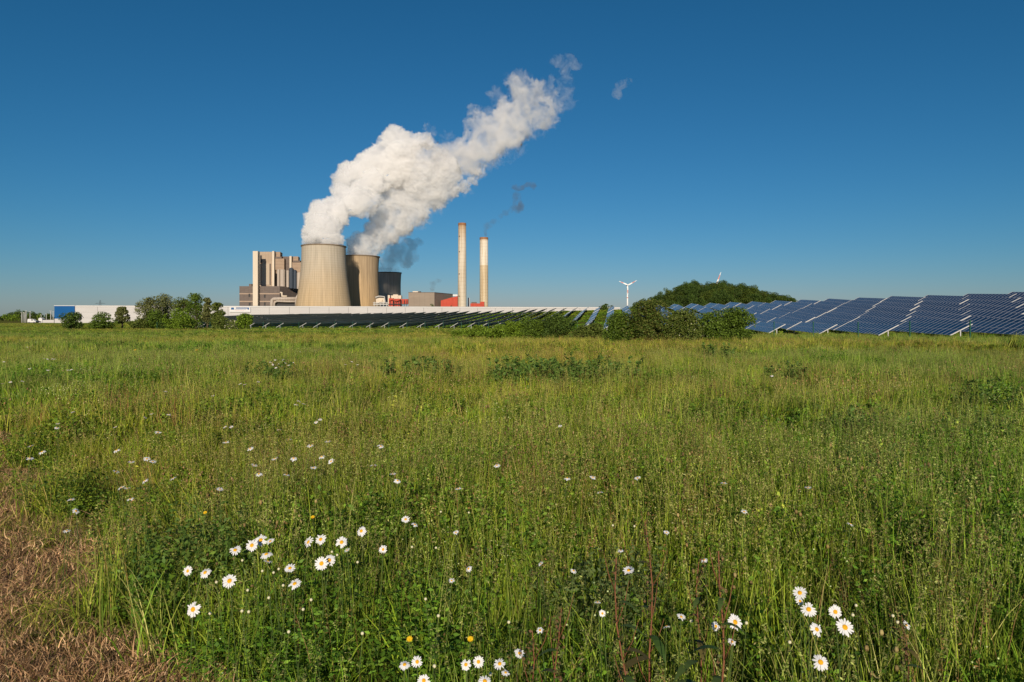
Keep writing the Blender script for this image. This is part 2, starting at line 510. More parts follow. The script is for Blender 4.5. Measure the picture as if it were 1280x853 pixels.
KINDS = ['fine', 'tall', 'lush', 'herb', 'clover', 'rusty', 'rattle', 'straw', 'white', 'mown', 'mowngreen']
def source_collection(name, k, variants, patch=None, kinds=KINDS):
    """clump meshes that only the grass object draws; patch=(count, radius) merges several clumps into a wide one"""
    c = bpy.data.collections.new(name)
    idx = {}
    q_ = 0
    for kd in kinds:
        idx[kd] = []
        for vv in range(variants):
            if patch:
                P = []
                for _ in range(patch[0]):
                    v, q, co = tuft(kd if rng.random() < 0.6 else kinds[rng.integers(0, 4)], k)
                    a = rng.uniform(0, 6.28); ca, sa = math.cos(a), math.sin(a)
                    rad = patch[1] * math.sqrt(rng.uniform()); an = rng.uniform(0, 6.28)
                    v = np.stack([v[:, 0] * ca - v[:, 1] * sa + rad * math.cos(an), v[:, 0] * sa + v[:, 1] * ca + rad * math.sin(an), v[:, 2] * rng.uniform(0.8, 1.1)], 1)
                    P.append((v, q, co))
                v, q, co = merge(P)
            else:
                v, q, co = tuft(kd, k)
            me = make_mesh("%s_clump" % kd, v, q, [M_GRASS], cols=co)
            o = bpy.data.objects.new("%s_%03d" % (name, q_), me)
            c.objects.link(o); idx[kd].append(q_); q_ += 1
    return c, idx

def scatter(name, coll, pts, idx, rotz, scl, tint, label, tilt=0.075):
    """ONE object of stuff: clumps instanced on points"""
    n = len(pts)
    me = bpy.data.meshes.new(name)
    me.vertices.add(n); me.vertices.foreach_set("co", np.asarray(pts, np.float32).ravel())
    a = me.attributes.new("idx", 'INT', 'POINT'); a.data.foreach_set("value", np.asarray(idx, np.int32))
    rot = np.stack([rng.normal(0, tilt, n), rng.normal(0, tilt, n), rotz], 1).astype(np.float32)
    a = me.attributes.new("rot", 'FLOAT_VECTOR', 'POINT'); a.data.foreach_set("vector", rot.ravel())
    a = me.attributes.new("scl", 'FLOAT_VECTOR', 'POINT'); a.data.foreach_set("vector", np.asarray(scl, np.float32).ravel())
    a = me.attributes.new("tint", 'FLOAT_VECTOR', 'POINT'); a.data.foreach_set("vector", np.asarray(tint, np.float32).ravel())
    o = link(name, me)
    ng = bpy.data.node_groups.new(name, 'GeometryNodeTree')
    ng.interface.new_socket("Geometry", in_out='INPUT', socket_type='NodeSocketGeometry')
    ng.interface.new_socket("Geometry", in_out='OUTPUT', socket_type='NodeSocketGeometry')
    N, L = ng.nodes, ng.links
    gi, go = N.new("NodeGroupInput"), N.new("NodeGroupOutput")
    ci = N.new("GeometryNodeCollectionInfo"); ci.inputs[0].default_value = coll
    ci.inputs['Separate Children'].default_value = True; ci.inputs['Reset Children'].default_value = True
    ip = N.new("GeometryNodeInstanceOnPoints"); ip.inputs['Pick Instance'].default_value = True
    def na(nm, t):
        q = N.new("GeometryNodeInputNamedAttribute"); q.data_type = t; q.inputs[0].default_value = nm; return q.outputs[0]
    L.new(gi.outputs[0], ip.inputs['Points']); L.new(ci.outputs[0], ip.inputs['Instance'])
    L.new(na("idx", 'INT'), ip.inputs['Instance Index'])
    e2r = N.new("FunctionNodeEulerToRotation")
    L.new(na("rot", 'FLOAT_VECTOR'), e2r.inputs[0]); L.new(e2r.outputs[0], ip.inputs['Rotation'])
    L.new(na("scl", 'FLOAT_VECTOR'), ip.inputs['Scale'])
    L.new(ip.outputs[0], go.inputs[0])
    md = o.modifiers.new("scatter", 'NODES'); md.node_group = ng
    tag(o, label, "grass", kind="stuff")
    return o

def vnoise(x, y, s, seed=0.0):
    return np.array([mnoise.fractal(Vector((a * s + seed, b * s + seed * 1.7, seed)), 1.0, 2.0, 3) for a, b in zip(x, y)])

# leafy dark weed patches of the photograph: x, y, radius x, radius y (metres)
WEEDS = [(0.85, 14.0, 1.55, 1.1), (-2.0, 15.0, 0.9, 0.9), (5.6, 13.8, 0.5, 0.5), (4.6, 8.1, 0.42, 0.4), (8.4, 21.5, 0.6, 0.7)]

def weights_for(x, y, n):
    """kind probabilities vary over the meadow in patches"""
    a = vnoise(x, y, 0.23, 3.1); b = vnoise(x, y, 0.5, 9.7); c = vnoise(x, y, 0.9, 17.0)
    w = {}
    w['fine'] = 1.2 + 0 * a
    w['tall'] = np.clip(2.0 + 2.6 * a, 0.3, 5)
    w['lush'] = np.clip(0.7 + 2.0 * b, 0.05, 3)
    w['herb'] = np.clip(1.5 + 6.0 * c, 0.15, 7)
    w['clover'] = np.clip(0.35 - 0.8 * b, 0.05, 1.2)
    w['rusty'] = np.clip(0.25 + 0.9 * a, 0.05, 1.2) + 0.25 * (x > 0)
    w['rattle'] = np.clip(-0.15 + 0.6 * c, 0.015, 0.35)
    w['straw'] = np.clip(0.6 - 0.9 * c, 0.1, 1.5)
    w['white'] = np.clip(0.3 + 0.7 * b, 0.06, 0.9)
    return w

def pick_kinds(x, y, idx):
    w = weights_for(x, y, len(x))
    names = list(w)
    W = np.stack([w[k] for k in names], 1)
    W = np.cumsum(W, 1); W /= W[:, -1:]
    u = rng.uniform(size=(len(x), 1))
    ki = (u > W).sum(1)
    out = np.empty(len(x), int)
    for i, k in enumerate(names):
        m = ki == i
        out[m] = np.array(idx[k])[rng.integers(0, len(idx[k]), m.sum())]
    return out

def tints(x, y, far=0.0):
    n = len(x)
    a = vnoise(x, y, 0.12, 5.5)[:, None]; b = vnoise(x, y, 0.03, 1.5)[:, None]
    base = np.ones((n, 3)) * rng.uniform(0.68, 1.36, (n, 1))
    warm = np.array([1.28, 1.14, 0.80]); cool = np.array([0.92, 1.16, 0.76])
    t = np.clip(0.5 + 0.9 * a + 0.9 * b, 0, 1)
    return base * (cool * (1 - t) + warm * t)

def zone(n_per_m2, d0, d1, side=1.3, mown=False):
    """random points in the camera's view between two distances"""
    hw = 0.78
    area = hw * (d1 ** 2 - d0 ** 2) + 2 * side * (d1 - d0)
    n = int(area * n_per_m2)
    y = np.sqrt(rng.uniform(d0 ** 2, d1 ** 2, n * 2))
    x = rng.uniform(-1, 1, n * 2) * (hw * y + side)
    keep = np.arange(len(x)) < n
    s = strip_dist(x, y)
    edge = 0.12 * np.sin(y * 3.3) + 0.10 * np.sin(x * 4.1 + 1) + rng.normal(0, 0.05, len(x))
    inside = (s + edge > 0.0) & (s < 3.5)
    keep &= inside if mown else ~inside
    return x[keep], y[keep]

def do_zone(name, coll, idx, dens, d0, d1, size, label, kinds=None, hmod=None):
    x, y = zone(dens, d0, d1)
    n = len(x)
    z = ground_h(x, y) - 0.01
    ii = pick_kinds(x, y, idx)
    hs = 1.0 + 0.30 * vnoise(x, y, 0.35, 2.2)
    hs *= rng.uniform(0.8, 1.15, n)
    if hmod is not None: hs = hs * hmod(x, y)
    # the strip's edge and the feet of the camera have shorter grass
    s = strip_dist(x, y)
    hs *= np.where((s < 0) & (s > -0.6), 0.42 + 0.58 * (-s / 0.6), 1.0)
    hs *= np.interp(y, [0, 1.0, 1.9], [0.5, 0.6, 1.0])
    scl = np.stack([size * np.ones(n) * rng.uniform(0.85, 1.2, n), size * np.ones(n), hs], 1)
    return scatter(name, coll, np.stack([x, y, z], 1), ii, rng.uniform(0, 6.28, n), scl, tints(x, y), label)

cA, iA = source_collection("near_clump", 1.35, 5)
cB, iB = source_collection("mid_clump", 2.6, 3, patch=(5, 0.35))
cC, iC = source_collection("far_clump", 5.0, 2, patch=(7, 0.9))
do_zone("meadow_grass", cA, iA, 56, 0.9, 7.5, 1.15, "tall meadow grasses and herbs in the foreground")
do_zone("meadow_grass", cB, iB, 8.5, 7.5, 24, 1.2, "meadow grasses and herbs in the middle distance")
do_zone("meadow_grass", cC, iC, 1.5, 24, 75, 1.3, "meadow grass towards the solar field")

def far_zone():
    x, y = zone(0.22, 75, 330, side=5)
    h = ground_h(x, y)
    ok = ~((x - 160) ** 2 / 60 ** 2 + (y - 520) ** 2 / 90 ** 2 < 1)
    x, y, h = x[ok], y[ok], h[ok]
    n = len(x)
    ii = pick_kinds(x, y, iC)
    scl = np.stack([2.6 * np.ones(n), 2.6 * np.ones(n), rng.uniform(0.7, 1.0, n)], 1)
    u, v = uv_of(x, y)
    insol = (u > row_start(v) - 4) & (v > -150)
    scl[insol, 2] *= 0.45
    t = tints(x, y); t[insol] *= (0.9, 1.15, 0.8)
    scatter("meadow_grass", cC, np.stack([x, y, h - 0.02], 1), ii, rng.uniform(0, 6.28, n), scl, t, "grass between and beyond the solar tables", tilt=0.03)
far_zone()

x, y = zone(210, 1.5, 12.5, mown=True)
n = len(x)
gr = vnoise(x, y, 1.6, 4.0) + np.clip(0.75 - strip_dist(x, y), 0, 0.5) * 0.4 - 0.10
ii = np.where(gr + rng.normal(0, 0.1, n) > 0.22, np.array(iA['mowngreen'])[rng.integers(0, 4, n)], np.array(iA['mown'])[rng.integers(0, 4, n)])
scatter("cut_grass", cA, np.stack([x, y, ground_h(x, y) + 0.015], 1), ii, rng.uniform(0, 6.28, n),
        np.tile((1.0, 1.0, 1.0), (n, 1)) * rng.uniform(0.7, 1.3, (n, 1)), np.ones((n, 3)) * np.array((1.04, 0.97, 0.86)) * rng.uniform(0.5, 1.55, (n, 1)), "dry brown cut grass lying on the mown strip", tilt=0.3)

# ------------------------------------------------------------------ bushes and trees
def crown_points(clumps, n, r=rng, shell=0.55):
    """points filling ellipsoid clumps, denser towards each clump's skin"""
    c = np.array([k[:3] for k in clumps], float); s = np.array([k[3:6] for k in clumps], float)
    w = (s[:, 0] * s[:, 1] + s[:, 1] * s[:, 2] + s[:, 0] * s[:, 2]); w /= w.sum()
    j = r.choice(len(c), n, p=w)
    d = r.normal(size=(n, 3)); d /= np.linalg.norm(d, axis=1, keepdims=True)
    rad = np.where(r.uniform(size=n) < shell, r.uniform(0.8, 1.08, n), r.uniform(0, 1, n) ** (1 / 3))[:, None]
    return c[j] + d * rad * s[j]

def crown_clumps(w, d, h, z0, n, size, r=rng, shape=1.0):
    """clump ellipsoids filling an uneven crown w x d x h whose underside is at z0"""
    out = []
    for _ in range(n):
        t = r.uniform(0, 1)
        prof = math.sin(math.pi * min(max(t * 0.86 + 0.10, 0), 1)) ** shape
        a = r.uniform(0, 6.28); q = math.sqrt(r.uniform(0, 1)) * prof
        sz = size * r.uniform(0.6, 1.25)
        out.append((w / 2 * q * math.cos(a), d / 2 * q * math.sin(a), z0 + t * h, sz, sz, sz * 0.75))
    return out

GREENS = {
    'dark': [(0.049, 0.092, 0.014), (0.078, 0.129, 0.020), (0.101, 0.156, 0.022)],
    'mid': [(0.101, 0.166, 0.017), (0.134, 0.211, 0.022), (0.078, 0.129, 0.017)],
    'bright': [(0.157, 0.248, 0.017), (0.191, 0.285, 0.026), (0.123, 0.203, 0.017)],
    'olive': [(0.120, 0.165, 0.026), (0.090, 0.135, 0.022), (0.150, 0.180, 0.035)],
    'brown': [(0.115, 0.145, 0.022), (0.090, 0.125, 0.020), (0.150, 0.150, 0.035), (0.080, 0.135, 0.018)],
    'grey': [(0.168, 0.193, 0.063), (0.212, 0.221, 0.077), (0.134, 0.156, 0.042)],
}

def plant(name, label, cat, x, y, w, h, kind, leaf, n, clumps=9, csize=0.22, z0=0.0, trunk=0.0, group=None, flowers=None, seed=1, shape=0.8, sub=True):
    """tree or bush: empty > trunk (with limbs), crown (leaf-sized faces)"""
    r = np.random.default_rng(seed)
    base = gz(x, y) - 0.05
    root = empty(name, (x, y, base))
    tag(root, label, cat, group)
    sz_ = csize * min(w, h)
    cl = crown_clumps(max(w - 1.7 * sz_, w * 0.35), max(w - 1.7 * sz_, w * 0.35) * 0.85, max(h - z0 - 1.25 * sz_, 0.2 * h), z0 + 0.45 * sz_, clumps, sz_, r, shape)
    pts = crown_points(cl, n, r)
    pts = pts[pts[:, 2] > 0.03]
    # gaps: drop leaves where a coarse noise is low
    k = 3.2 / max(0.6, min(w, h))
    nz = np.array([mnoise.noise(Vector((p[0] * k * 1.6 + seed, p[1] * k * 1.6, p[2] * k * 1.6))) for p in pts])
    pts = pts[nz > -0.30]
    v, q, c = leaves(pts, leaf, GREENS[kind], colvar=0.3, r=r)
    parts = [(v, q, c)]
    link("crown", make_mesh("crown", v, q, [M_LEAF], cols=c), root)
    if flowers:
        fp = crown_points(cl, flowers[1], r, shell=1.0)
        fp = fp[fp[:, 2] > 0.1]
        fv, fq, fc = leaves(fp, flowers[0], [(0.62, 0.58, 0.46), (0.5, 0.47, 0.36)], aspect=0.9, r=r)
        link("blossom", make_mesh("blossom", fv, fq, [M_LEAF], cols=fc), root)
    tb = MB()
    tr = trunk if trunk else 0.035 * h
    if z0 > 0.3:
        tb.tube([(0, 0, -0.2), (0.02 * h, 0, h * 0.25), (0, 0.015 * h, h * 0.55), (0, 0, h * 0.85)], [tr, tr * 0.8, tr * 0.5, tr * 0.12], 7)
        st = [(0, 0, h * q_) for q_ in (0.25, 0.35, 0.45, 0.55)]
    else:
        st = [(r.normal() * 0.06 * w, r.normal() * 0.06 * w, -0.1) for _ in range(4)]
    for i, c_ in enumerate(cl[:min(len(cl), 14)]):
        s0 = Vector(st[i % len(st)]); e0 = Vector(c_[:3])
        mid = s0.lerp(e0, 0.5) + Vector((0, 0, -0.03 * h))
        tb.tube([s0, mid, e0], [tr * 0.45, tr * 0.3, tr * 0.08], 5)
    tb.build("trunk", M_BARK, root, smooth=True)
    return root

# hedge of shrubs between the meadow and the solar field: px left, px right, py top, distance, colour
HEDGE = [
    (566, 628, 404, 58, 'bright', "low bright green shrub at the hedge's left end, before the dark solar rows"),
    (612, 662, 401, 57, 'bright', "second shrub from the left end of the hedge, low and bright green"),
    (645, 690, 398, 57, 'mid', "mid green shrub left of the tall narrow dark one in the hedge"),
    (675, 720, 392, 56, 'dark', "darker taller shrub in the hedge, left of the big thicket"),
    (716, 762, 402, 56, 'olive', "sparse olive shrub below the two bright grey solar rows"),
    (752, 808, 389, 47, 'mid', "left shoulder of the big hedge thicket, mid green"),
    (778, 842, 374, 46, 'brown', "tallest, olive-brown shrub of the hedge, with upright shoots"),
    (826, 880, 389, 45, 'olive', "wide shrub with pale blossom in the middle of the big thicket"),
    (868, 912, 392, 46, 'mid', "green shrub with a few pale blossoms beside the solar tables"),
    (892, 944, 385, 46, 'mid', "rightmost hedge shrub, green, next to the white-ended solar tables"),
]
for i, (a, b, top, d, kd, lb) in enumerate(HEDGE):
    x = px_x((a + b) / 2, d); w = (b - a) / F * d
    h = px_z(top, d) - gz(x, d)
    fl = (0.07, 260) if 'blossom' in lb else None
    plant("shrub", lb, "shrub", x, d, w * 1.10, h * (1.0 if top > 400 else 1.1), kd, 0.13, 17000, clumps=40, csize=0.26, group="hedge shrubs in front of the solar field", flowers=fl, seed=20 + i, shape=0.55)

# shrubs and trees on the left in front of the hall
LEFT = [
    (74, 108, 391, 150, 'dark', 0, "bush", "dark round bush in front of the blue end of the hall"),
    (110, 143, 391, 148, 'mid', 0, "bush", "round green bush standing right of the blue section, before the white wall"),
    (143, 162, 383, 155, 'grey', 0.25, "tree", "small thin grey-green tree before the white wall, between two bushes"),
    (160, 184, 397, 148, 'olive', 0, "bush", "low olive bush at the left foot of the tree group"),
    (170, 206, 371, 158, 'grey', 0.12, "tree", "grey-green tree at the left side of the tree group"),
    (190, 222, 369, 164, 'grey', 0.12, "tree", "tallest loose grey-green tree of the group, second from its left"),
    (178, 207, 387, 150, 'mid', 0, "bush", "green bush under the left trees of the group"),
    (214, 244, 371, 160, 'olive', 0.12, "tree", "olive tree with open crown in the middle of the group"),
    (232, 258, 368, 158, 'mid', 0.12, "tree", "green poplar-like tree right of the middle of the group"),
    (205, 246, 386, 142, 'bright', 0, "bush", "bright green dense bush in front of the tree group, nearest to the meadow"),
    (252, 266, 373, 156, 'grey', 0.12, "tree", "slim pointed tree near the right side of the group"),
    (262, 282, 379, 152, 'olive', 0.1, "tree", "last tree on the right of the group, drooping and olive, beside the hall"),
    (262, 284, 394, 146, 'olive', 0, "bush", "loose olive bush left of the white-blossomed bush"),
    (278, 306, 400, 143, 'olive', 0, "bush", "bush covered in white blossom below the roof sign"),
    (296, 318, 393, 142, 'bright', 0, "bush", "light green bush at the left end of the dark solar rows"),
]
for i, (a, b, top, d, kd, z0, nm, lb) in enumerate(LEFT):
    x = px_x((a + b) / 2, d); w = (b - a) / F * d
    h = px_z(top, d) - gz(x, d)
    fl = (0.35, 420) if 'white blossom' in lb else None
    plant(nm, lb, nm, x, d, w * 1.06, h * 1.06, kd, 0.34, 4600 if nm == 'bush' else 5200, clumps=20 if nm == 'bush' else 34, csize=0.28 if nm == 'bush' else 0.20, z0=z0 * h,
          group="bushes left of the solar field" if nm == "bush" else "trees left of the solar field", flowers=fl, seed=60 + i, shape=0.6)

# far-off trees
FAR = [
    (-14, 10, 392, 620, 'dark', "far dark tree at the left edge of the picture"),
    (2, 22, 390, 640, 'dark', "far dark tree, second from the left edge"),
    (14, 30, 387, 640, 'dark', "highest of the far dark trees behind the white masts"),
    (24, 38, 388, 660, 'mid', "far tree behind the row of white masts"),
    (33, 47, 389, 600, 'dark', "dark far tree right of the masts, above the white van"),
    (44, 58, 391, 620, 'mid', "far green tree between the van and the blue hall"),
    (55, 66, 391, 600, 'dark', "far narrow dark tree next to the blue hall"),
    (745, 772, 379.5, 330, 'dark', "lone round bush on the grassy skyline left of the wind turbine"),
    (944, 960, 366, 470, 'grey', "lone tree at the right foot of the wooded mound"),
    (972, 986, 371, 455, 'dark', "small dark tree on the skyline at the left end of the solar ridge"),
]
for i, (a, b, top, d, kd, lb) in enumerate(FAR):
    x = px_x((a + b) / 2, d); w = (b - a) / F * d
    h = px_z(top, d) - gz(x, d)
    plant("tree", lb, "tree", x, d, w, h, kd, 0.9, 1100, clumps=18, csize=0.2, z0=0.1 * h, group="far trees on the skyline", seed=90 + i, shape=0.6)
for i, px in enumerate((6, 12, 17, 21, 50)):
    x = px_x(px, 560)
    plant("bush", ["leftmost low light green bush under the far trees at the left edge", "second low light bush from the left picture edge", "third low light bush from the left picture edge", "low light bush just left of the dense mast row", "small light bush between the white van and the blue building"][i], "bush", x, 560, 5.5, 6.2, 'bright', 0.9, 350, clumps=8, csize=0.3, group="light bushes under the far trees", seed=120 + i)

# wood on the mound: one mass
def wood():
    c = bpy.data.collections.new("wood_crown")
    r = np.random.default_rng(5)
    for i in range(7):
        w = r.uniform(7, 10); h = r.uniform(7, 10)
        cl = crown_clumps(w, w, h * 0.8, h * 0.15, 14, 1.9, r, 0.7)
        p = crown_points(cl, 1900, r)
        v, q, co = leaves(p, 0.6, GREENS['dark'], r=r)
        v2, q2, c2 = blades(1, 0.01, (h * 0.6, h * 0.6), (0.4, 0.5), (0, 0.05), [(0.08, 0.06, 0.04)], r=r)[:3]
        v, q, co = merge([(v, q, co), (v2, q2, c2)])
        c.objects.link(bpy.data.objects.new("wood_crown_%d" % i, make_mesh("wood_crown", v, q, [M_GRASS], cols=co)))
    pts = []
    while len(pts) < 420:
        x = r.uniform(60, 235); y = r.uniform(440, 560)
        gm = math.exp(-abs((x - 157) / 40) ** 2.6 - (((y - 520) / 80) ** 2)) * 19.5 + 6.0 * math.exp(-(((x - 119) / 24) ** 2) - (((y - 520) / 80) ** 2))
        if gm > 3.2: pts.append((x, y, gz(x, y) - 1.0))
    pts = np.array(pts); n = len(pts)
    s = r.uniform(0.5, 1.15, (n, 1)) * np.ones((n, 3))
    t = np.ones((n, 3)) * r.uniform(0.5, 1.1, (n, 1)) * np.where(r.uniform(size=(n, 1)) < 0.25, np.array([[1.25, 1.1, 0.9]]), np.array([[0.95, 1.0, 1.0]]))
    o = scatter("hill_wood", c, pts, r.integers(0, 7, n), r.uniform(0, 6.28, n), s, t, "dense dark green wood covering the mound", tilt=0.05)
    o["category"] = "wood"
wood()

# ------------------------------------------------------------------ leafy weeds in the meadow
def weed_patch(x, y, rx, ry, h, label, seed, stems=90, leaf=0.07, cols=None):
    r = np.random.default_rng(seed)
    cols = cols or [(0.085, 0.165, 0.028), (0.11, 0.19, 0.032), (0.14, 0.215, 0.04)]
    a = r.uniform(0, 6.28, stems); q_ = np.sqrt(r.uniform(0, 1, stems))
    base = np.stack([rx * q_ * np.cos(a), ry * q_ * np.sin(a), np.zeros(stems)], 1)
    S = blades(stems, 0, (h * 0.65, h * 1.1), (0.006, 0.010), (0.05, 0.35), cols, base=base, r=r)
    per = 34
    j = np.repeat(np.arange(stems), per); t = r.uniform(0.25, 1.03, len(j))
    c = base[j] * (1 - t[:, None] ** 2) + S[3][j] * t[:, None] ** 2
    c[:, 2] = S[3][j, 2] * t
    c[:, :2] += r.normal(size=(len(j), 2)) * 0.05 * (1.25 - t[:, None])
    Lf = leaves(c, leaf, cols, aspect=0.42, up=0.25, r=r)
    root = empty("weed_clump", (x, y, gz(x, y)))
    tag(root, label, "weed", "leafy weed clumps in the meadow")
    link("stems", make_mesh("stems", S[0], S[1], [M_LEAF], cols=S[2]), root)
    link("foliage", make_mesh("foliage", *Lf[:2], [M_LEAF], cols=Lf[2]), root)
weed_patch(0.95, 13.6, 1.5, 1.2, 0.78, "widest clump of dark leafy weeds, in the meadow right of the centre", 1, 190, 0.09)
weed_patch(-2.0, 14.6, 0.95, 0.9, 0.72, "bushy green weed clump in the meadow below the cooling towers", 2, 90, 0.09)
weed_patch(5.5, 13.6, 0.4, 0.4, 0.64, "small round weed clump below the rightmost hedge shrub", 3, 32, 0.08)
weed_patch(3.95, 7.6, 0.42, 0.4, 0.56, "dark weed clump in the meadow's right half, nearer than the others", 4, 44, 0.06)
weed_patch(6.6, 22.0, 0.45, 0.4, 0.8, "small far weed clump just in front of the hedge's right end", 5, 30, 0.10)
weed_patch(-1.75, 3.7, 0.38, 0.3, 0.52, "dark feathery weed clump left of and behind the group of white daisies", 6, 60, 0.035)
weed_patch(-5.2, 14.5, 0.6, 0.5, 0.62, "dark weed clump in the left half of the meadow, far from the mown strip", 7, 40, 0.08)
weed_patch(6.9, 9.8, 0.5, 0.4, 0.68, "dark weed clump near the right edge of the picture", 8, 44, 0.06)
weed_patch(5.0, 7.2, 0.5, 0.35, 0.58, "dark leafy clump in the meadow's right part, near the frame's edge", 10, 46, 0.05)
weed_patch(3.0, 5.6, 0.35, 0.3, 0.55, "dark leafy clump right of the middle, behind the red dock stems", 11, 40, 0.04)
weed_patch(0.4, 3.2, 0.30, 0.25, 0.50, "soft green herb clump at the bottom between the daisy groups", 9, 50, 0.03, [(0.10, 0.155, 0.04), (0.13, 0.18, 0.05)])

# ------------------------------------------------------------------ daisies
M_PETAL = weathered("daisy_petal_white", (0.60, 0.61, 0.62), (0.68, 0.69, 0.70), (60, 60, 60), 0.6)
M_DISC = weathered("daisy_disc_yellow", (0.62, 0.30, 0.01), (0.75, 0.42, 0.02), (300, 300, 300), 0.8, bump=0.5)
M_STEM = weathered("flower_stem_green", (0.05, 0.09, 0.02), (0.09, 0.13, 0.03), (20, 20, 5), 0.7)
M_BUD = weathered("bud_cream", (0.55, 0.52, 0.32), (0.68, 0.65, 0.46), (200, 200, 200), 0.7)
M_YEL = weathered("yellow_flower", (0.65, 0.42, 0.01), (0.75, 0.52, 0.02), (200, 200, 200), 0.7)

def petal_mesh(seed, n=21, rad=0.025, dz=0.0):
    r = np.random.default_rng(seed)
    v, f = [], []
    for k in range(n):
        a = 2 * math.pi * k / n + r.normal() * 0.06
        L = rad * r.uniform(0.86, 1.08); w = rad * r.uniform(0.095, 0.135); dr = r.uniform(-0.4, 0.15) + dz
        if r.uniform() < 0.06: L *= 0.6
        b = len(v)
        for t in (0.25, 0.5, 0.78, 0.97):
            ww = w * (0.55, 1.0, 1.0, 0.45)[(0.25, 0.5, 0.78, 0.97).index(t)]
            for s in (-1, 0, 1):
                x = L * t; y_ = s * ww
                z = L * dr * t * t * 0.6 + (0.0006 if s else -0.0004) + 0.0015
                v.append((x * math.cos(a) - y_ * math.sin(a), x * math.sin(a) + y_ * math.cos(a), z + (k % 2) * 0.0006))
        for i in range(3):
            for s in (0, 1):
                f.append((b + i * 3 + s, b + i * 3 + s + 1, b + (i + 1) * 3 + s + 1, b + (i + 1) * 3 + s))
    return make_mesh("petals", np.array(v), f, [M_PETAL], smooth=True)
PETALS = [petal_mesh(s, n, dz=d_) for s, n, d_ in ((1, 20, 0.0), (2, 24, -0.25), (3, 17, 0.1), (4, 21, -0.5), (5, 18, -0.1))]
db = MB(); db.lathe([(0.0002, 0.0048), (0.003, 0.0046), (0.0055, 0.0038), (0.0078, 0.002), (0.0085, 0.0), (0.006, -0.002), (0.0005, -0.003)], 14)
DISC = make_mesh("disc", np.array(db.v), db.f, [M_DISC], smooth=True)

def stem_mesh(h, bend, seed, rad=0.0014):
    r = np.random.default_rng(seed)
    b = MB()
    dx, dy = bend
    b.tube([(-dx, -dy, -h), (-dx * 0.75 + 0.01 * r.normal(), -dy * 0.75, -h * 0.66), (-dx * 0.35, -dy * 0.35, -h * 0.33), (0, 0, -0.001)], rad, 5)
    return make_mesh("stem", np.array(b.v), b.f, [M_STEM], smooth=True)
STEMS = [stem_mesh(0.56, (0.05, 0.02), 1), stem_mesh(0.56, (-0.06, 0.03), 2), stem_mesh(0.56, (0.01, 0.06), 3)]
BUD_B = MB(); BUD_B.lathe([(0.0003, 0.0062), (0.004, 0.0052), (0.0062, 0.001), (0.005, -0.0035), (0.0015, -0.0055)], 10)
BUD = make_mesh("bud", np.array(BUD_B.v), BUD_B.f, [M_BUD], smooth=True)

def flower(px, py, sz, label, group, tilt=38, spin=0, h=0.55, seed=0):
    """a daisy whose head stands at pixel px,py; sz its width in the photograph decides the size"""
    r = np.random.default_rng(seed)
    d = (EYE - h) * F / (py - HY)
    x = px_x(px, d)
    hh = EYE - h + 0 * d
    z = gz(x, d) + h
    d = (EYE - z) * F / (py - HY); x = px_x(px, d)
    root = empty("daisy", (x, d, z))
    tag(root, label, "daisy", group)
    s = min(max(sz * d / F / 0.050, 0.5), 1.15)
    rot = (R(tilt + r.normal() * 7), R(spin + r.normal() * 8), r.uniform(0, 6.28))
    # tilt towards the camera (-y): turn about x
    e = Matrix.Rotation(R(spin) + r.normal() * 0.26, 4, 'Y') @ Matrix.Rotation(R(tilt) + r.normal() * 0.17, 4, 'X') @ Matrix.Rotation(r.uniform(0, 6.28), 4, 'Z')
    for nm, me in (("petals", PETALS[seed % 5]), ("disc", DISC)):
        o = link(nm, me, root); o.rotation_euler = e.to_euler(); o.scale = (s, s, s)
    o = link("stem", STEMS[seed % 3], root); o.rotation_euler = (0, 0, r.uniform(0, 6.28)); o.scale = (1, 1, h / 0.56)
    return root

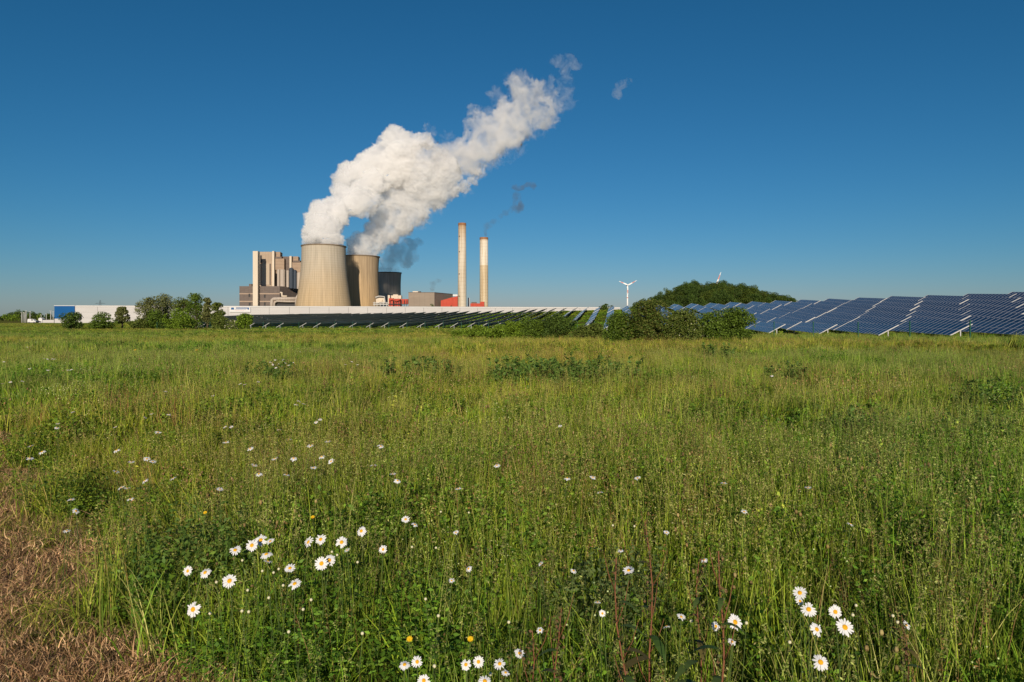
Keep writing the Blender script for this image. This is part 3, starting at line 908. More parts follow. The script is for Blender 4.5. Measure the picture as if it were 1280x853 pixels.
GL = "daisies in the left foreground group"; GRt = "daisies in the right foreground group"; GB = "daisies along the bottom edge"; GM = "daisies in the middle foreground"
NEAR = [
    (287, 726.5, 24, GL, 52, "largest wide-open daisy of the left foreground group"),
    (241.5, 762, 19, GL, 60, "lowest daisy of the left foreground group, facing the camera"),
    (235, 714, 13, GL, 50, "outermost daisy on the left of the left foreground group"),
    (256.5, 716, 14, GL, 48, "daisy tilted left, between the outermost and the largest of the left group"),
    (294, 688, 15, GL, 45, "daisy left of the tight upper cluster in the left group"),
    (315, 682, 16, GL, 42, "left daisy of the tight upper cluster in the left group"),
    (326, 675.5, 19, GL, 40, "biggest daisy of the tight upper cluster in the left group"),
    (338, 677, 11, GL, 30, "small daisy half hidden at the right of the tight upper cluster"),
    (333, 693, 15, GL, 40, "daisy just below the tight upper cluster of the left group"),
    (335, 702, 12, GL, -20, "nodding daisy seen from behind below the tight upper cluster"),
    (362.5, 710.6, 14, GL, 35, "daisy above the one with drooping petals in the left group's middle"),
    (368.5, 730, 16, GL, 35, "daisy with drooping petals low in the middle of the left group"),
    (402, 704.6, 18, GL, 48, "larger daisy of the overlapping pair in the left group"),
    (411.6, 700.5, 15, GL, 45, "smaller daisy of the overlapping pair in the left group"),
    (385.7, 678, 15, GL, 40, "left one of two neighbouring daisies above the overlapping pair"),
    (401, 674.6, 15, GL, 38, "right one of two neighbouring daisies above the overlapping pair"),
    (427, 678, 15, GL, 35, "flat round daisy at the right of the left group"),
    (434, 688, 8, GL, 30, "half-open daisy right below the flat round one"),
    (451.7, 664, 13, GL, 35, "daisy standing highest at the right of the left group"),
    (479, 687, 11, GL, 55, "lone daisy between the left group and the picture's middle"),
    (507, 649.5, 11, GM, 35, "left daisy of a pair above the middle of the meadow's foreground"),
    (518.5, 656, 9, GM, 10, "right daisy of a pair above the foreground's middle, seen edge on"),
    (570, 666, 8, GM, 10, "small pale daisy in the middle grass, alone above the soft herb clump"),
    (585.7, 711, 9, GM, 25, "small daisy on the left of the soft herb clump"),
    (564.6, 726, 8, GM, 25, "small daisy lower left of the soft herb clump"),
    (676, 705, 6, GM, 10, "tiny daisy right above the soft herb clump"),
    (717, 713.7, 9, GM, 5, "small daisy seen edge on right of the soft herb clump"),
    (785.8, 713.4, 15, GM, 15, "shaded open daisy beside the tallest red dock stem"),
    (776, 688, 8, GM, 10, "small daisy above the shaded one by the red stem"),
    (747, 753, 8, GM, 0, "small pale daisy low between two red stems"),
    (753, 767, 9, GM, 70, "small daisy hanging sideways among dark leaves"),
    (675, 788, 8, GM, 20, "small half-hidden daisy above the bottom row"),
    (833, 666, 8, GM, 30, "single small daisy high in the right half of the foreground"),
    (505.8, 831, 14, GB, 45, "leftmost daisy of the bottom row"),
    (521.5, 827.5, 15, GB, 45, "second daisy from the left in the bottom row"),
    (529.7, 851, 16, GB, 40, "daisy cut by the lower picture edge, left one"),
    (582.4, 831, 14, GB, 45, "third daisy from the left in the bottom row"),
    (598, 827.5, 15, GB, 45, "fourth daisy from the left in the bottom row"),
    (606, 852, 17, GB, 40, "daisy cut by the lower picture edge, right one"),
    (624.7, 830, 16, GB, 42, "flat open daisy at the right end of the bottom row"),
    (649.3, 817, 14, GB, 40, "daisy standing a little higher, right of the bottom row"),
    (632, 841, 8, GB, 30, "half-open small daisy under the right end of the bottom row"),
    (851.5, 771.5, 12, GRt, 40, "greyish shaded daisy between the red dock stems"),
    (833, 783, 9, GRt, 0, "small pale daisy left of the greyish shaded one"),
    (894.7, 783, 12, GRt, 45, "daisy half hidden behind a red dock stem"),
    (918.7, 778, 20, GRt, 50, "open daisy just right of the red dock stem"),
    (915, 802.4, 11, GRt, 35, "small daisy below the open one by the red dock stem"),
    (999.8, 741.5, 18, GRt, 48, "topmost daisy of the right foreground group"),
    (1000, 751.6, 11, GRt, 50, "small daisy tucked under the topmost one of the right group"),
    (1010.7, 762, 19, GRt, 50, "round daisy under the small tucked one in the right group"),
    (1044, 765, 17, GRt, 48, "daisy upper right in the right foreground group"),
    (1020.8, 787, 17, GRt, 55, "daisy in the middle of the right foreground group"),
    (1056, 784.6, 23, GRt, 48, "largest star-like daisy of the right foreground group"),
    (1025.7, 828, 20, GRt, 62, "lowest daisy of the right foreground group, facing the camera"),
    (1132.6, 781.6, 12, GRt, 40, "small single daisy right of the right foreground group"),
]
for i, (a, b, s_, gname, t_, lb) in enumerate(NEAR):
    flower(a, b, s_, lb, gname, tilt=t_, h=0.60, seed=i)

MID = {
    "small white daisy at the grass edge beside the mown strip": [(38.5, 558), (37.4, 573), (52.5, 565), (89, 625), (95, 639), (83.7, 664)],
    "small white daisy in the near grass right of the mown strip": [(145.7, 563), (164, 578), (191, 577.5), (183.5, 574), (159, 610.5), (151.6, 609.7), (163, 624), (216.5, 598), (275, 612), (145, 590), (181, 601)],
    "small white daisy in the band above the left foreground group": [(282.6, 553), (289, 534), (281, 533.5), (312.7, 561), (317.5, 582), (323.6, 592.5), (348.6, 537.5), (361, 550), (388, 557.5), (367, 573), (343.6, 573.5), (358, 593.5), (410, 552), (395, 528), (400, 525), (392, 585), (402, 571), (414, 577)],
    "distant white daisy dot in the left half of the meadow": [(207, 489), (266, 495), (189.5, 517.5), (181, 522), (211, 518.5), (197.5, 541), (373.6, 502), (370, 506), (380, 505), (300, 480), (306, 481), (323, 477), (144, 534), (72, 530), (71, 535), (91, 515)],
    "white daisy dot in the far left meadow near the picture's left edge": [(37, 461), (3, 480), (13, 478), (28, 477), (60, 463), (85, 463), (55, 448), (60, 449), (65, 449), (68, 449), (89, 462), (5, 452), (34, 434), (12, 440), (45, 428), (25, 425), (60, 424)],
    "white blossom dot in the dense far patch below the cooling towers": [(338, 453), (341, 456), (344, 450), (348, 455), (352, 458), (357, 454), (361, 457), (366, 453), (370, 456), (375, 440), (345, 460), (354, 450), (428, 449), (440, 452), (447, 456), (432, 456)],
    "small white daisy scattered in the middle of the meadow": [(621, 582), (709, 598), (741, 597), (491, 593), (573, 611), (476, 558), (750, 616), (497, 601), (467, 582), (700, 533), (757, 445), (598, 444)],
    "small white daisy in the right half of the meadow": [(797, 598), (930, 640), (1063, 655), (905, 604), (1010, 610), (880, 700), (965, 470)],
}
sd = 100
def from_left(k):
    return "leftmost" if k == 0 else "%s from the left" % ["", "second", "third", "fourth", "fifth", "sixth", "seventh", "eighth", "ninth", "tenth", "eleventh", "twelfth", "thirteenth", "fourteenth", "fifteenth", "sixteenth", "seventeenth", "eighteenth", "nineteenth", "twentieth"][k]
SHORT = ["small daisy at the grass edge by the mown strip, %s", "small daisy in near grass right of the mown strip, %s", "small daisy in the band above the left foreground group, %s", "distant daisy in the meadow's left half, %s", "tiny daisy dot in the far left meadow, %s", "blossom dot in the far patch below the cooling towers, %s", "small daisy scattered in the meadow's middle, %s", "small daisy in the meadow's right half, %s"]
for gi_, (lb, L_) in enumerate(MID.items()):
    for k_, (a, b) in enumerate(sorted(L_)):
        sd += 1
        gname = lb.replace("daisy", "daisies").replace("dot", "dots")
        d = (EYE - 0.55) * F / (b - HY)
        flower(a, b, 9.0 if b > 540 else 5.5 if b > 480 else 4.0, SHORT[gi_] % from_left(k_), gname, tilt=8, h=0.62, seed=sd)

BUDS = [(303, 700.7), (328, 714), (342, 716), (348.4, 711.5), (270.6, 728), (309.7, 738), (336, 747.5), (262.6, 767), (302.6, 764), (311, 765), (354, 732), (415, 690), (421.5, 694), (447, 703), (361, 790), (453, 792), (379, 762), (389, 750), (532, 749), (548, 770), (543, 833), (613, 843), (636, 778),
        (864, 776.5), (933, 779), (1066, 769), (1070, 757), (1116, 770), (1122, 778), (987, 803), (545, 685), (515, 684), (551, 640), (586, 641), (766, 657), (793, 658)]
BUDS.sort()
for i, (a, b) in enumerate(BUDS):
    h = 0.5 + 0.06 * random.random()
    d = (EYE - h) * F / (b - HY); x = px_x(a, d)
    root = empty("daisy_bud", (x, d, gz(x, d) + h))
    tag(root, ("closed cream bud left of the picture's middle, %s" % from_left(i)) if i < 19 else ("closed cream bud in the middle or right of the foreground, %s" % from_left(i - 19)), "bud", "closed cream buds among the foreground daisies")
    o = link("bud", BUD, root); o.scale = (0.95,) * 3
    o = link("stem", STEMS[i % 3], root); o.rotation_euler = (0, 0, i); o.scale = (0.8, 0.8, h / 0.56)

YF = [(256.5, 641, "yellow flower left of the left daisies' upper cluster, darker one"), (391, 646.5, "bright yellow flower above the two neighbouring daisies"), (512, 799, "yellow flower over the left end of the bottom row"), (588, 799, "yellow flower over the middle of the bottom row"), (169, 434, "far orange-yellow flower on the left half of the meadow"), (246, 435, "far orange-yellow flower below the tree group")]
yb = MB()
for ring, (rr, zz, nn) in enumerate(((0.011, 0.0, 14), (0.007, 0.002, 11), (0.0035, 0.004, 7))):
    for k in range(nn):
        a = 2 * math.pi * k / nn + ring
        ca, sa = math.cos(a), math.sin(a)
        w = 0.0018
        yb.add([(0, 0, zz), (rr * 0.6 * ca - w * sa, rr * 0.6 * sa + w * ca, zz + 0.002), (rr * ca, rr * sa, zz + 0.001), (rr * 0.6 * ca + w * sa, rr * 0.6 * sa - w * ca, zz + 0.002)], [(0, 1, 2, 3)])
YME = make_mesh("flower_head", np.array(yb.v), yb.f, [M_YEL])
for i, (a, b, lb) in enumerate(YF):
    h = 0.56
    d = (EYE - h) * F / (b - HY); x = px_x(a, d)
    root = empty("yellow_flower", (x, d, gz(x, d) + h))
    tag(root, lb, "flower", "yellow flowers in the meadow")
    s = 1.0 if b > 600 else 4.0
    o = link("flower_head", YME, root, rot=(R(40), 0, 0)); o.scale = (s, s, s)
    o = link("stem", STEMS[i % 3], root); o.scale = (1, 1, h / 0.56)

# red-stemmed docks
M_RED = weathered("dock_stem_red", (0.15, 0.06, 0.03), (0.24, 0.10, 0.05), (8, 8, 8), 0.6)
def dock(px_t, py_t, px_b, d, label, seed, rad=0.0035):
    r = np.random.default_rng(seed)
    top = PX(px_t, py_t, d); bx = px_x(px_b, d * 0.99)
    base = Vector((bx, d * 0.99, gz(bx, d)))
    root = empty("dock_plant", base)
    tag(root, label, "dock plant", "red-stemmed dock plants in the foreground")
    L = top - base
    pts = [Vector((L.x * t + 0.012 * math.sin(t * 9 + seed), L.y * t + 0.01 * math.cos(t * 7), L.z * t)) for t in np.linspace(0, 1, 9)]
    b = MB(); b.tube(pts, [rad * (1.25 - 0.75 * t) for t in np.linspace(0, 1, 9)], 7)
    for k in range(3, 8):
        p = pts[k]; a = r.uniform(0, 6.28)
        b.tube([p, p + Vector((0.03 * math.cos(a), 0.03 * math.sin(a), 0.06)), p + Vector((0.05 * math.cos(a), 0.05 * math.sin(a), 0.13))], [rad * 0.5, rad * 0.4, rad * 0.2], 5)
    b.build("stem", M_RED, root, smooth=True)
    v, f, c = [], [], []
    for k in range(9):
        t = 0.12 + 0.09 * k; p = Vector((L.x * t, L.y * t, L.z * t)); a = r.uniform(0, 6.28)
        Ln = 0.20 * (1.15 - t); w = 0.022 * (1.2 - t); b0 = len(v)
        col = np.array([(0.05, 0.10, 0.02), (0.075, 0.12, 0.03), (0.12, 0.10, 0.03)][r.integers(0, 3)])
        for j in range(6):
            q = j / 5
            ww = w * math.sin(math.pi * min(q * 0.93 + 0.07, 1)) * (1 + 0.25 * (j % 2))
            rr_ = Ln * q; zz = 0.35 * Ln * q - 0.75 * Ln * q * q
            for s in (-1, 1):
                v.append((p.x + rr_ * math.cos(a) - s * ww * math.sin(a), p.y + rr_ * math.sin(a) + s * ww * math.cos(a), p.z + zz)); c.append(col)
        for j in range(5):
            f.append((b0 + 2 * j, b0 + 2 * j + 1, b0 + 2 * j + 3, b0 + 2 * j + 2))
    link("leaves", make_mesh("leaves", np.array(v), f, [M_LEAF], cols=np.array(c)), root)
    # seed whorls near the top
    tt = r.uniform(0.55, 1.0, 170)
    cen = np.array([(L.x * t, L.y * t, L.z * t) for t in tt]) + r.normal(size=(170, 3)) * 0.010
    sv = leaves(cen, 0.010, [(0.13, 0.12, 0.04), (0.18, 0.10, 0.05), (0.09, 0.12, 0.03)], aspect=0.8, r=r)
    link("seeds", make_mesh("seeds", sv[0], sv[1], [M_LEAF], cols=sv[2]), root)
dock(809, 652, 819, 2.35, "tallest red dock stem, left one of the right foreground's dock plants", 1)
dock(904, 690, 893, 2.1, "thick red dock stem beside the open daisy in the right foreground", 2, 0.004)
dock(877, 700, 866, 2.3, "thin red dock stem between two thicker ones", 3, 0.0025)
dock(769, 698, 796, 2.15, "slanting red dock stem left of the tallest one", 4)
dock(697, 762, 697, 2.0, "short straight reddish stem right of the bottom daisy row", 5, 0.0028)
dock(662, 790, 669, 1.95, "short reddish stem close to the bottom daisy row", 6, 0.0028)
dock(1130, 770, 1140, 2.2, "short reddish stem in the lower right corner region", 7, 0.002)

# ------------------------------------------------------------------ solar field
def panel_material():
    m, n, l, b = new_mat("solar_panel_glass")
    tc = n.new("ShaderNodeTexCoord"); sp = n.new("ShaderNodeSeparateXYZ")
    l.new(tc.outputs['UV'], sp.inputs[0])
    def mth(op, a, b_=None):
        q = n.new("ShaderNodeMath"); q.operation = op
        if isinstance(a, (int, float)): q.inputs[0].default_value = a
        else: l.new(a, q.inputs[0])
        if b_ is not None:
            if isinstance(b_, (int, float)): q.inputs[1].default_value = b_
            else: l.new(b_, q.inputs[1])
        return q.outputs[0]
    def line(src, period, width):
        fr = mth('FRACT', mth('DIVIDE', src, period))
        d = mth('ABSOLUTE', mth('SUBTRACT', fr, 0.5))
        return mth('GREATER_THAN', d, 0.5 - width / period / 2)
    seam = mth('MAXIMUM', line(sp.outputs[1], 1.0, 0.15), line(sp.outputs[0], 1.0, 0.03))
    cells = mth('MAXIMUM', line(sp.outputs[1], 0.16667, 0.004), line(sp.outputs[0], 0.16667, 0.004))
    mx = n.new("ShaderNodeMix"); mx.data_type = 'RGBA'
    mx.inputs[7].default_value = (0.05, 0.06, 0.09, 1)
    oi = n.new("ShaderNodeObjectInfo"); rc = ramp(n, [(0.0, (0.009, 0.015, 0.045)), (0.5, (0.016, 0.025, 0.062)), (1.0, (0.026, 0.036, 0.075))])
    l.new(oi.outputs['Random'], rc.inputs[0]); l.new(rc.outputs[0], mx.inputs[6])
    l.new(cells, mx.inputs[0])
    mx2 = n.new("ShaderNodeMix"); mx2.data_type = 'RGBA'
    l.new(mx.outputs[2], mx2.inputs[6]); mx2.inputs[7].default_value = (0.58, 0.58, 0.60, 1)
    l.new(seam, mx2.inputs[0])
    l.new(mx2.outputs[2], b.inputs['Base Color'])
    rr = n.new("ShaderNodeMix"); rr.data_type = 'FLOAT'
    l.new(seam, rr.inputs[0]); rr.inputs[2].default_value = 0.2; rr.inputs[3].default_value = 0.6
    l.new(rr.outputs[0], b.inputs['Roughness'])
    b.inputs['IOR'].default_value = 1.33
    return m
M_PANEL = panel_material()
M_BACK = weathered("panel_backsheet", (0.26, 0.28, 0.27), (0.34, 0.35, 0.34), (1, 1, 1), 0.8)
TILT = R(29); SL = 2.0
def table_meshes(L):
    ct, st = math.cos(TILT), math.sin(TILT)
    def P(s, y, t=0.0):         # s along the slope 0..SL, t normal offset
        return (s * ct - t * st, y, 0.55 + s * st + t * ct)
    v = [P(0, 0), P(SL, 0), P(SL, L), P(0, L), P(0, 0, -0.04), P(SL, 0, -0.04), P(SL, L, -0.04), P(0, L, -0.04)]
    f = [(0, 1, 2, 3), (7, 6, 5, 4), (0, 4, 5, 1), (1, 5, 6, 2), (2, 6, 7, 3), (3, 7, 4, 0)]
    me = make_mesh("panels", np.array(v), f, [M_PANEL, M_BACK], fmat=[0, 1, 1, 1, 1, 1])
    uv = me.uv_layers.new(name="UVMap")
    for i, lp in enumerate(me.loops):
        co = me.vertices[lp.vertex_index].co
        uv.data[i].uv = ((co.x) / ct, co.y)
    def rail(y, w):
        vs = [P(-0.06, y - w), P(SL + 0.06, y - w), P(SL + 0.06, y), P(-0.06, y), P(-0.06, y - w, -0.085), P(SL + 0.06, y - w, -0.085), P(SL + 0.06, y, -0.085), P(-0.06, y, -0.085)]
        b = MB(); b.add([(a, c, d + 0.02) for a, c, d in vs], f); return b
    r1 = rail(-0.01, 0.08); r2 = rail(L + 0.09, 0.08)
    rails = [make_mesh("end_rail", np.array(q.v), q.f, [M_GALV]) for q in (r1, r2)]
    pb = MB()
    for s in (0.45, 1.55):
        b0 = P(s, 0, -0.05); b1 = P(s, 0, -0.13)
        pb.add([(b0[0] - .03, 0.05, b0[2]), (b0[0] + .03, 0.05, b0[2]), (b0[0] + .03, L - .05, b0[2]), (b0[0] - .03, L - .05, b0[2]),
                (b1[0] - .03, 0.05, b1[2]), (b1[0] + .03, 0.05, b1[2]), (b1[0] + .03, L - .05, b1[2]), (b1[0] - .03, L - .05, b1[2])], f)
    purl = make_mesh("purlins", np.array(pb.v), pb.f, [M_GALV])
    q = MB(); q.box(-0.04, 0.04, -0.045, 0.045, -1.35, 0.0)
    post = make_mesh("post", np.array(q.v), q.f, [M_GALV])
    return me, rails, purl, post
def table(L, posts, nrails=2):
    me, rails, purl, post = table_meshes(L)
    rails = rails[:nrails]
    root = empty("solar_table", (0, 0, 0))
    link("panels", me, root)
    for r_ in rails: link("end_rail", r_, root)
    link("purlins", purl, root)
    for k in range(posts):
        o = link("post", post, root); o.location = (1.0 * math.cos(TILT), 0.0 + 0.02 + (L - 0.04) * k / (posts - 1), 0.55 + 1.0 * math.sin(TILT) - 0.12)
    return root
T_SHORT = table(14.0, 5); T_LONG = table(30.0, 6, 1); T_REAR = table(30.0, 6, 0)
CH = {o.name: kids(o) for o in list(bpy.data.objects) if o.type == 'EMPTY' and o.name.startswith("solar_table")}
for o in list(CH): 
    for k in CH[o]: CH[k.name] = []
used = {T_SHORT.name: False, T_LONG.name: False, T_REAR.name: False}
def put_table(proto, L, u, v, label, group):
    x0, y0 = xy_of(u, v); x1, y1 = xy_of(u + L, v)
    z0, z1 = gz(x0, y0), gz(x1, y1)
    Y = Vector((x1 - x0, y1 - y0, z1 - z0)).normalized()
    X = Vector((CR, -SR, 0)); X = (X - Y * X.dot(Y)).normalized(); Z = X.cross(Y)
    o = proto
    if used[proto.name]: o = copy_tree(proto, None, CH)
    else: used[proto.name] = True
    M = Matrix((X, Y, Z)).transposed().to_4x4(); M.translation = (x0, y0, z0 + random.uniform(-0.05, 0.05))
    o.matrix_world = M; o.rotation_euler = M.to_euler(); o.location = M.translation
    tag(o, label, "solar table", group)
def in_view(x, y, m=60):
    return y > 5 and -m < HX + F * x / y < 1280 + m
nth = ["first", "second", "third", "fourth", "fifth", "sixth", "seventh", "eighth", "ninth", "tenth", "eleventh", "twelfth", "thirteenth", "fourteenth", "fifteenth", "sixteenth", "seventeenth", "eighteenth", "nineteenth", "twentieth"]
def ordn(k):
    if k < 20: return nth[k]
    t, q = divmod(k + 1, 10)
    names = {2: "twenty", 3: "thirty", 4: "forty"}
    return names[t] + ("-" + nth[q - 1] if q else "th").replace("-th", "th") if q else {2: "twentieth", 3: "thirtieth", 4: "fortieth"}[t]
TN = 0
for j in range(-11, 17):                                   # rows with their blue faces towards us and the ones turning dark
    v = 29.6 - 4.0 * j
    us = float(row_start(v))
    m = 0
    while m < 7:
        u = us + 14.3 * m
        x0, y0 = xy_of(u, v); x1, y1 = xy_of(u + 14, v)
        if in_view(x0, y0) or in_view(x1, y1):
            if j <= 0: row = "the %s row right of the nearest full row" % ordn(-j) if j < 0 else "the nearest full row"
            else: row = "%s row left of the nearest full one" % ordn(j - 1)
            if j < 0: row = "%s row right of the nearest full one" % ordn(-j - 1)
            put_table(T_SHORT, 14.0, u, v, "%s blue table up the slope, %s" % (ordn(m), row), "solar tables on the right slope")
            TN += 1
        m += 1
for j in range(17, 42):                                    # dark backs on the left
    v = 29.6 - 4.0 * j
    us = float(row_start(v)) + random.uniform(-2.2, 1.0)
    for m in range(3):
        u = us + 30.15 * m
        if u > 240: break
        x0, y0 = xy_of(u, v)
        if in_view(x0, y0) or in_view(*xy_of(u + 30, v)):
            put_table(T_LONG if m == 0 or random.random() < 0.45 else T_REAR, 30.0, u, v, "%s dark-backed table, %s row counted leftwards from the hedge" % (["front", "middle", "back"][m], ordn(j - 17)), "dark-backed solar tables on the left")
            TN += 1
print("solar tables", TN)

# green wire fence in front of the solar field
def fence():
    pts = []
    p = np.array((35.0 + 0.407 * 14.4, 52.0 - 0.914 * 14.4)); d1 = np.array((-0.435, 0.900))
    while p[1] < 146: pts.append(tuple(p)); p = p + d1 * 4.75
    p = np.array(pts[-1])
    while p[0] > -74: p = p + np.array((-3.9, 0.15)); pts.append(tuple(p))
    root = empty("wire_fence", (pts[0][0], pts[0][1], gz(*pts[0])))
    tag(root, "thin dark green wire fence with green posts along the front of the solar field", "fence")
    o0 = Vector(root.location)
    pm = MB(); pm.box(-0.035, 0.035, -0.035, 0.035, -0.3, 1.85); pm.box(-0.045, 0.045, -0.045, 0.045, 1.85, 1.88)
    me = make_mesh("fence_post", np.array(pm.v), pm.f, [M_GREEN])
    for q in pts:
        if in_view(q[0], q[1], 120):
            link("fence_post", me, root, loc=Vector((q[0], q[1], gz(*q))) - o0)
    w = MB()
    for hgt in (0.1, 0.35, 0.6, 0.85, 1.1, 1.35, 1.6, 1.78):
        w.tube([Vector((q[0], q[1], gz(*q) + hgt)) - o0 for q in pts], 0.0035, 3, caps=False)
    w.build("wire_mesh", M_GREEN, root)
fence()

# ------------------------------------------------------------------ logistics hall with blue section
def oriented(x0, y0, x1, y1):
    return math.atan2(y1 - y0, x1 - x0), math.hypot(x1 - x0, y1 - y0)
def hall():
    ax, ay = px_x(93, 400), 400.0
    bx, by = px_x(775, 480), 480.0
    ang, L = oriented(ax, ay, bx, by)
    z0 = -2.2; top = 8.0 + 0.0
    root = empty("white_hall", (ax, ay, z0), (0, 0, ang))
    tag(root, "very long low white hall running behind the solar rows to the skyline", "hall")
    H = px_z(383.3, 400) - z0
    MB().box(0.0, L, 0, 60, 0, H).build("wall", M_HALL, root)
    MB().box(-0.2, L + 0.2, -0.25, 60.2, H, H + 0.5).build("roof_edge", M_WPAINT, root)
    r = MB(); r.box(0.5, L - 0.5, 0.5, 59.5, H + 0.5, H + 0.7); r.build("roof", weathered("roof_felt", (0.2, 0.2, 0.2), (0.3, 0.3, 0.3), (.1, .1, .1), 0.9), root)
    # loading doors
    for i in range(9):
        xx = 178 + i * 3.4 if i else 172
        b = MB(); b.box(xx, xx + (2.4 if i else 3.6), -0.12, 0.0, 1.0 + (0 if i else -1), 5.6 if i else 6.0)
        b.build("loading_door", M_DARK if i % 3 != 1 else M_WPAINT, root)
    b = MB(); b.box(36.5, 38.5, -0.12, 0, 0, 5); b.build("door", M_DARK, root)
    return root, ang, ax, ay, z0, H
hroot, hang, hax, hay, hz0, hH = hall()
def blue_section():
    L = (93.2 - 68) / F * 399.6
    x0 = px_x(68, 392)
    root = empty("blue_hall", (x0 * 399.6 / 392, 399.6, hz0))
    tag(root, "blue-clad building end with a white base at the left end of the white hall", "building")
    MB().box(0, L, 0, 40, 2.6, hH + 0.3).build("blue_cladding", M_BLUE, root)
    MB().box(0.05, L - 0.05, 0.05, 39.9, 0, 2.6).build("base_wall", M_WHITE, root)
    MB().box(-0.15, L + 0.15, -0.15, 40.1, hH + 0.3, hH + 0.6).build("roof_edge", M_WPAINT, root)
blue_section()
def board():
    d = 398.0
    # sign board fixed on the roof edge of the hall, facing the meadow
    px0, px1 = 287.5, 312.0
    ca, sa = math.cos(hang), math.sin(hang)
    t = (px0 - 640) / F
    s = (t * hay - hax) / (ca - t * sa)          # along the hall wall
    x0, y0 = hax + s * ca, hay + s * sa
    w = (px1 - px0) / F * y0
    z0 = px_z(390.3, y0); z1 = px_z(384.2, y0)
    root = empty("sign_board", (x0, y0 - 0.6, z0), (0, 0, hang))
    tag(root, "white sign board with a blue logo and lettering band on the long white hall", "sign")
    H = z1 - z0
    MB().box(0, w, 0, 0.35, 0, H).build("board", M_WPAINT, root)
    b = MB(); b.add([(w * .06, -0.02, H * .50), (w * .22, -0.02, H * .50), (w * .20, -0.02, H * .92), (w * .08, -0.02, H * .92), (w * .06, 0, H * .50), (w * .22, 0, H * .50), (w * .20, 0, H * .92), (w * .08, 0, H * .92)],
                    [(0, 1, 2, 3), (4, 7, 6, 5), (0, 4, 5, 1), (1, 5, 6, 2), (2, 6, 7, 3), (3, 7, 4, 0)])
    b.box(w * .30, w * .93, -0.02, 0, H * .72, H * .92); b.box(w * .86, w * .93, -0.02, 0, H * .5, H * .72)
    b.build("blue_band", M_BLUE, root)
    b = MB()
    k = 0.27
    while k < 0.80:
        b.box(w * k, w * (k + 0.03), -0.02, 0, H * .50, H * .60); k += 0.045
    b.build("lettering", M_BLUE, root)
    b = MB()
    k = 0.27
    while k < 0.72:
        b.box(w * k, w * (k + 0.035), -0.02, 0, H * .30, H * .38); k += 0.05
    b.build("red_lettering", weathered("faded_red", (0.6, 0.35, 0.35), (0.65, 0.4, 0.4), (1, 1, 1), 0.6), root)
    for q in (0.1, 0.9):
        MB().box(w * q, w * q + 0.2, 0.35, 0.62, 0.1, H - 0.2).build("bracket", M_GALV, root)
board()

# masts, van and low wall at the left edge
for i, (px, top, w) in enumerate([(27.2, 391, .22), (29, 391, .22), (31, 391.5, .22), (32.6, 389, .28), (37.6, 390, .22), (51.5, 394, .18), (58, 393, .18), (63.5, 389, .24), (66.6, 390, .22)]):
    d = 420.0; x = px_x(px, d)
    h = px_z(top, d) - gz(x, d)
    root = empty("light_mast", (x, d, gz(x, d)))
    tag(root, ["leftmost thin pale mast of the dense row in front of the far trees", "second pale mast of the dense row", "third pale mast of the dense row", "tallest pale mast, at the right of the dense row", "pale mast just left of the white van",
               "short thin mast above the low wall's left part", "thin mast above the middle of the low wall", "tall pale mast near the blue building", "pale mast right beside the blue building"][i], "mast", "pale masts left of the blue building")
    MB().tube([(0, 0, -0.3), (0, 0, h)], [w, w * 0.6], 8).build("pole", M_GALV, root, smooth=True)
    b = MB(); b.box(-0.7, 0.7, -0.2, 0.2, h, h + 0.15); b.build("lamp_head", M_GALV, root)
def van():
    d = 400.0; x = px_x(36.2, d); z = gz(x, d)
    root = empty("white_van", (x, d, z + 0.0)); tag(root, "small white van parked at the far field edge left of the blue building", "van")
    b = MB(); b.add([(-0.2, -1, .4), (4.6, -1, .4), (4.6, -1, 1.2), (3.7, -1, 1.45), (3.1, -1, 2.3), (0, -1, 2.4), (-.2, -1, 1.5)] + [(-0.2, 1, .4), (4.6, 1, .4), (4.6, 1, 1.2), (3.7, 1, 1.45), (3.1, 1, 2.3), (0, 1, 2.4), (-.2, 1, 1.5)],
                    [tuple(range(7)), tuple(reversed(range(7, 14)))] + [(i, i + 7, (i + 1) % 7 + 7, (i + 1) % 7) for i in range(7)])
    b.build("body", M_WPAINT, root)
    b = MB(); b.box(2.0, 3.0, -1.02, -1.0, 1.45, 2.1); b.build("window", M_DARK, root)
    for xx in (0.8, 3.7):
        q = MB(); q.tube([(xx, -1.02, .36), (xx, -0.8, .36)], 0.36, 14); q.build("wheel", M_DARK, root)
def car():
    d = 402.0; x = px_x(41.5, d); z = gz(x, d)
    root = empty("parked_car", (x, d, z)); tag(root, "low dark grey car parked right beside the small white van", "car")
    pr = [(-0.1, .35), (4.3, .35), (4.3, .85), (3.3, 1.0), (2.6, 1.45), (1.1, 1.45), (0.4, .95), (-.1, .9)]
    k = len(pr)
    b = MB(); b.add([(a, -.85, c) for a, c in pr] + [(a, .85, c) for a, c in pr], [tuple(range(k)), tuple(reversed(range(k, 2 * k)))] + [(i, i + k, (i + 1) % k + k, (i + 1) % k) for i in range(k)])
    b.build("body", M_DARK, root)
    b = MB(); b.box(1.0, 2.7, -.87, -.85, 1.0, 1.35); b.build("window", M_GALV, root)
    for xx in (0.8, 3.5):
        q = MB(); q.tube([(xx, -.87, .33), (xx, -.7, .33)], 0.33, 14); q.build("wheel", M_DARK, root)
van(); car()
